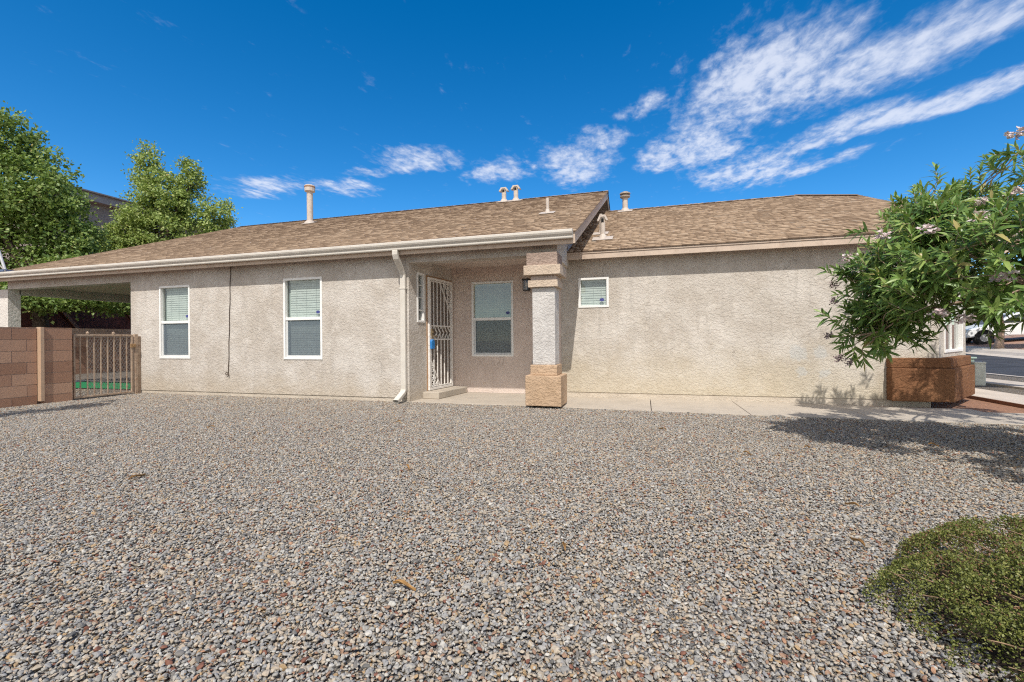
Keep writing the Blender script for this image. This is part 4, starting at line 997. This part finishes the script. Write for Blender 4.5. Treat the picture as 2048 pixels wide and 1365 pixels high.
car = thing('parked_car', 'white car parked nose out in the driveway across the street', 'car', (19, 30, zfar(19, 30)))
def carfn(v):   # local: x forward->back, y width, z up; lifts with the driveway
    x = 16.45+v.x; y = 30.0+v.y; return Vector((x, y, .60+.055*v.x+v.z))
pf = [(.02, .38), (.0, .62), (.10, .80), (.6, .93), (1.25, 1.02), (1.95, 1.50), (2.3, 1.58), (3.9, 1.60), (4.45, 1.50), (4.9, 1.08), (4.98, .75), (4.95, .38)]
g = MB(); g.prism([(x, 0, z) for x, z in pf], (0, 1.82, 0)); g.xf(carfn).build('body', CARP, car, bevel=.07)
for s, yy in ((0, -.006), (1, 1.811)):
    g = MB()
    g.prism([(1.45, yy, 1.06), (2.05, yy, 1.45), (2.75, yy, 1.50), (2.75, yy, 1.06)], (0, .014 if s == 0 else .012, 0)); g.prism([(2.85, yy, 1.06), (2.85, yy, 1.50), (3.85, yy, 1.52), (4.35, yy, 1.42), (4.55, yy, 1.08)], (0, .012, 0))
    g.xf(carfn).build('side_window', CARG, car)
MB().prism([(1.29, .16, 1.06), (1.93, .22, 1.49), (1.93, 1.60, 1.49), (1.29, 1.66, 1.06)], (-.02, 0, .014)).xf(carfn).build('windscreen', CARG, car)
for x in (.78, 4.05):
    for y in (-.005, 1.66):
        MB().tube([(x, y-.012, .35), (x, y+.19, .35)], .43, 20).xf(carfn).build('wheel_arch', DARK, car)
        wh = MB().tube([(x, y-.02, .33), (x, y+.2, .33)], .335, 20).xf(carfn).build('wheel', TYRE, car)
        MB().tube([(x, y-.032, .33), (x, y-.018, .33)], .20, 14).xf(carfn).build('rim', GREYM, wh)
for y in (.10, 1.38): MB().box(-.012, .10, y, y+.34, .66, .80).xf(carfn).build('headlight', LAMPC, car)
MB().box(-.02, .02, .5, 1.32, .50, .70).xf(carfn).build('grille', BLACKM, car)
for x in (2.0, 2.8): MB().box(x+.55, x+.70, -.022, -.001, .92, .95).xf(carfn).build('handle', CARP, car)

# ------------------------------------------------------------------ gravel stones (stuff): points carrying turn and size, stones grown by nodes
def in_view(x, y, pad=1.3):
    d = -math.sin(YAW)*x+math.cos(YAW)*y; r = math.cos(YAW)*x+math.sin(YAW)*y
    return (d > .75) & (np.abs(r) < d*1.126+pad)
def yfr(x): return np.where(x < -3.97, 7.19, np.where(x < 20, 7.17-.075*np.maximum(0, x+1.3)+.008*np.maximum(0, x+1.3)**2, 7))
s = .0116
gx_, gy_ = np.meshgrid(np.arange(-10.36, 5.2, s), np.arange(.3, 7.24, s)); X = gx_.ravel(); Y = gy_.ravel()
X = X+rng.uniform(-.55, .55, X.size)*s; Y = Y+rng.uniform(-.55, .55, Y.size)*s
k = in_view(X, Y) & (Y < yfr(X)-.012); X = X[k]; Y = Y[k]
Xb = rng.uniform(-15, -10.6, 22000); Yb = rng.uniform(5.6, 11.5, 22000)
turf = (Yb > 7.5) & (Yb < 9.2)
X = np.concatenate([X, Xb[~turf]]); Y = np.concatenate([Y, Yb[~turf]])
n = X.size
Z = rng.uniform(-.012, .004, n)+.006*np.sin(X*3.1+1)*np.sin(Y*2.7)
size = np.clip(rng.lognormal(-.08, .30, n), .55, 2.1)*.0064
big = rng.random(n) < .012; size[big] *= 1.5
scl = size[:, None]*np.stack([rng.uniform(.95, 1.45, n), rng.uniform(.7, 1.0, n), rng.uniform(.45, .75, n)], 1)
rotv = np.stack([rng.normal(0, .38, n), rng.normal(0, .38, n), rng.uniform(0, 6.283, n)], 1)
me = bpy.data.meshes.new('gravel'); gv = bpy.data.objects.new('gravel', me); col.objects.link(gv); struct(gv, 'stuff')
me.vertices.add(n); me.vertices.foreach_set('co', np.stack([X, Y, Z], 1).astype(np.float32).ravel())
for nm, arr in (('rot', rotv), ('scl', scl)):
    at = me.attributes.new(nm, 'FLOAT_VECTOR', 'POINT'); at.data.foreach_set('vector', arr.astype(np.float32).ravel())
at = me.attributes.new('pid', 'INT', 'POINT'); at.data.foreach_set('value', rng.integers(0, 10, n).astype(np.int32))
m, t, b, o = newmat('gravel_stone')
oi = t.new('ShaderNodeObjectInfo'); cc = t.ramp(oi.outputs['Random'], GST, 'CONSTANT')
tcn = t.new('ShaderNodeTexCoord'); nz_ = t.noise(tcn.outputs['Object'], 1.6, 4, .6)
cc = t.mix(t.mrange(nz_, .3, .7), t.mix(1.0, cc, (.82, .80, .78), 'MULTIPLY'), t.mix(1.0, cc, (1.10, 1.09, 1.07), 'MULTIPLY'))
t.put(b.inputs['Base Color'], cc); b.inputs['Roughness'].default_value = .8; b.inputs['Specular IOR Level'].default_value = .25
me.materials.append(m)
ng = bpy.data.node_groups.new('gravel_stones', 'GeometryNodeTree')
ng.interface.new_socket('Geometry', in_out='INPUT', socket_type='NodeSocketGeometry'); ng.interface.new_socket('Geometry', in_out='OUTPUT', socket_type='NodeSocketGeometry')
N = ng.nodes; Lk = ng.links.new
gi = N.new('NodeGroupInput'); go = N.new('NodeGroupOutput'); mp = N.new('GeometryNodeMeshToPoints'); Lk(gi.outputs[0], mp.inputs[0])
g2i = N.new('GeometryNodeGeometryToInstance')
for kk in range(10):
    ic = N.new('GeometryNodeMeshIcoSphere'); ic.inputs[0].default_value = 1.0; ic.inputs[1].default_value = 2 if kk < 7 else 1
    nt_ = N.new('ShaderNodeTexNoise'); nt_.inputs['Scale'].default_value = .85; nt_.inputs['Detail'].default_value = 1.5
    ps = N.new('GeometryNodeInputPosition'); va = N.new('ShaderNodeVectorMath'); va.operation = 'ADD'; va.inputs[1].default_value = (kk*7.3+.5, kk*3.1, kk*5.7)
    Lk(ps.outputs[0], va.inputs[0]); Lk(va.outputs[0], nt_.inputs['Vector'])
    sb = N.new('ShaderNodeVectorMath'); sb.operation = 'SUBTRACT'; sb.inputs[1].default_value = (.5, .5, .5); Lk(nt_.outputs[1], sb.inputs[0])
    ml = N.new('ShaderNodeVectorMath'); ml.operation = 'SCALE'; ml.inputs['Scale'].default_value = 1.7; Lk(sb.outputs[0], ml.inputs[0])
    sp_n = N.new('GeometryNodeSetPosition'); Lk(ic.outputs[0], sp_n.inputs['Geometry']); Lk(ml.outputs[0], sp_n.inputs['Offset'])
    sm = N.new('GeometryNodeSetMaterial'); sm.inputs['Material'].default_value = m; Lk(sp_n.outputs[0], sm.inputs['Geometry'])
    ssm = N.new('GeometryNodeSetShadeSmooth'); ssm.inputs['Shade Smooth'].default_value = (kk % 2 == 0); Lk(sm.outputs[0], ssm.inputs['Geometry'])
    Lk(ssm.outputs[0], g2i.inputs[0])
ip = N.new('GeometryNodeInstanceOnPoints'); Lk(mp.outputs[0], ip.inputs['Points']); Lk(g2i.outputs[0], ip.inputs['Instance']); ip.inputs['Pick Instance'].default_value = True
def named(nm, typ):
    q_ = N.new('GeometryNodeInputNamedAttribute'); q_.data_type = typ; q_.inputs['Name'].default_value = nm; return [s_ for s_ in q_.outputs if s_.enabled][0]
e2r = N.new('FunctionNodeEulerToRotation'); Lk(named('rot', 'FLOAT_VECTOR'), e2r.inputs[0])
Lk(e2r.outputs[0], ip.inputs['Rotation']); Lk(named('scl', 'FLOAT_VECTOR'), ip.inputs['Scale']); Lk(named('pid', 'INT'), ip.inputs['Instance Index'])
Lk(ip.outputs[0], go.inputs[0])
gm = gv.modifiers.new('stones', 'NODES'); gm.node_group = ng
# dead leaves on the gravel
DL = simple('dead_leaf', (.34, .19, .07), .8, .35, 30)
def dead(x, y, a, L, lab, m=None):
    g = MB(); c, s_ = math.cos(a), math.sin(a)
    pts = []
    for k in range(7):
        f = k/6; w_ = .16*math.sin(math.pi*min(1, f*.95+.03))+.01
        for e in (-1, 0, 1):
            lx_, ly_, lz = (f-.5)*L, e*w_*L*.5, .022+.010*math.sin(f*5)+(0 if e == 0 else .012)
            pts.append((x+lx_*c-ly_*s_, y+lx_*s_+ly_*c, lz))
    g.add(pts, [(k*3+e, k*3+e+1, k*3+e+4, k*3+e+3) for k in range(6) for e in (0, 1)])
    o = g.build('dead_leaf', m or DL, loc=(x, y, .02)); sd = o.modifiers.new('s', 'SOLIDIFY'); sd.thickness = .0015
    tag(o, lab, 'leaf')
dead(-3.85, 2.62, 1.9, .17, 'curled brown dead leaf on the gravel toward the left edge')
dead(.86, 1.42, -.5, .11, 'yellow dry leaf on the gravel left of the low shrub')
for k, (x, y) in enumerate(((-1.9, 3.4), (-5.2, 4.4), (-.4, 2.3), (.9, 4.6), (1.5, 5.0), (2.4, 4.3), (-3.1, 5.3), (2.0, 5.9), (.2, 5.6), (-1.0, 1.75), (1.25, 3.35), (2.7, 5.4), (-6.6, 5.2), (1.05, 2.75))):
    dead(x, y, rnd.uniform(0, 6.28), rnd.uniform(.06, .12), 'small dry leaf lying on the open gravel')
    bpy.data.objects['dead_leaf.%03d' % (k+2)]['group'] = 'dry leaves scattered on the gravel'
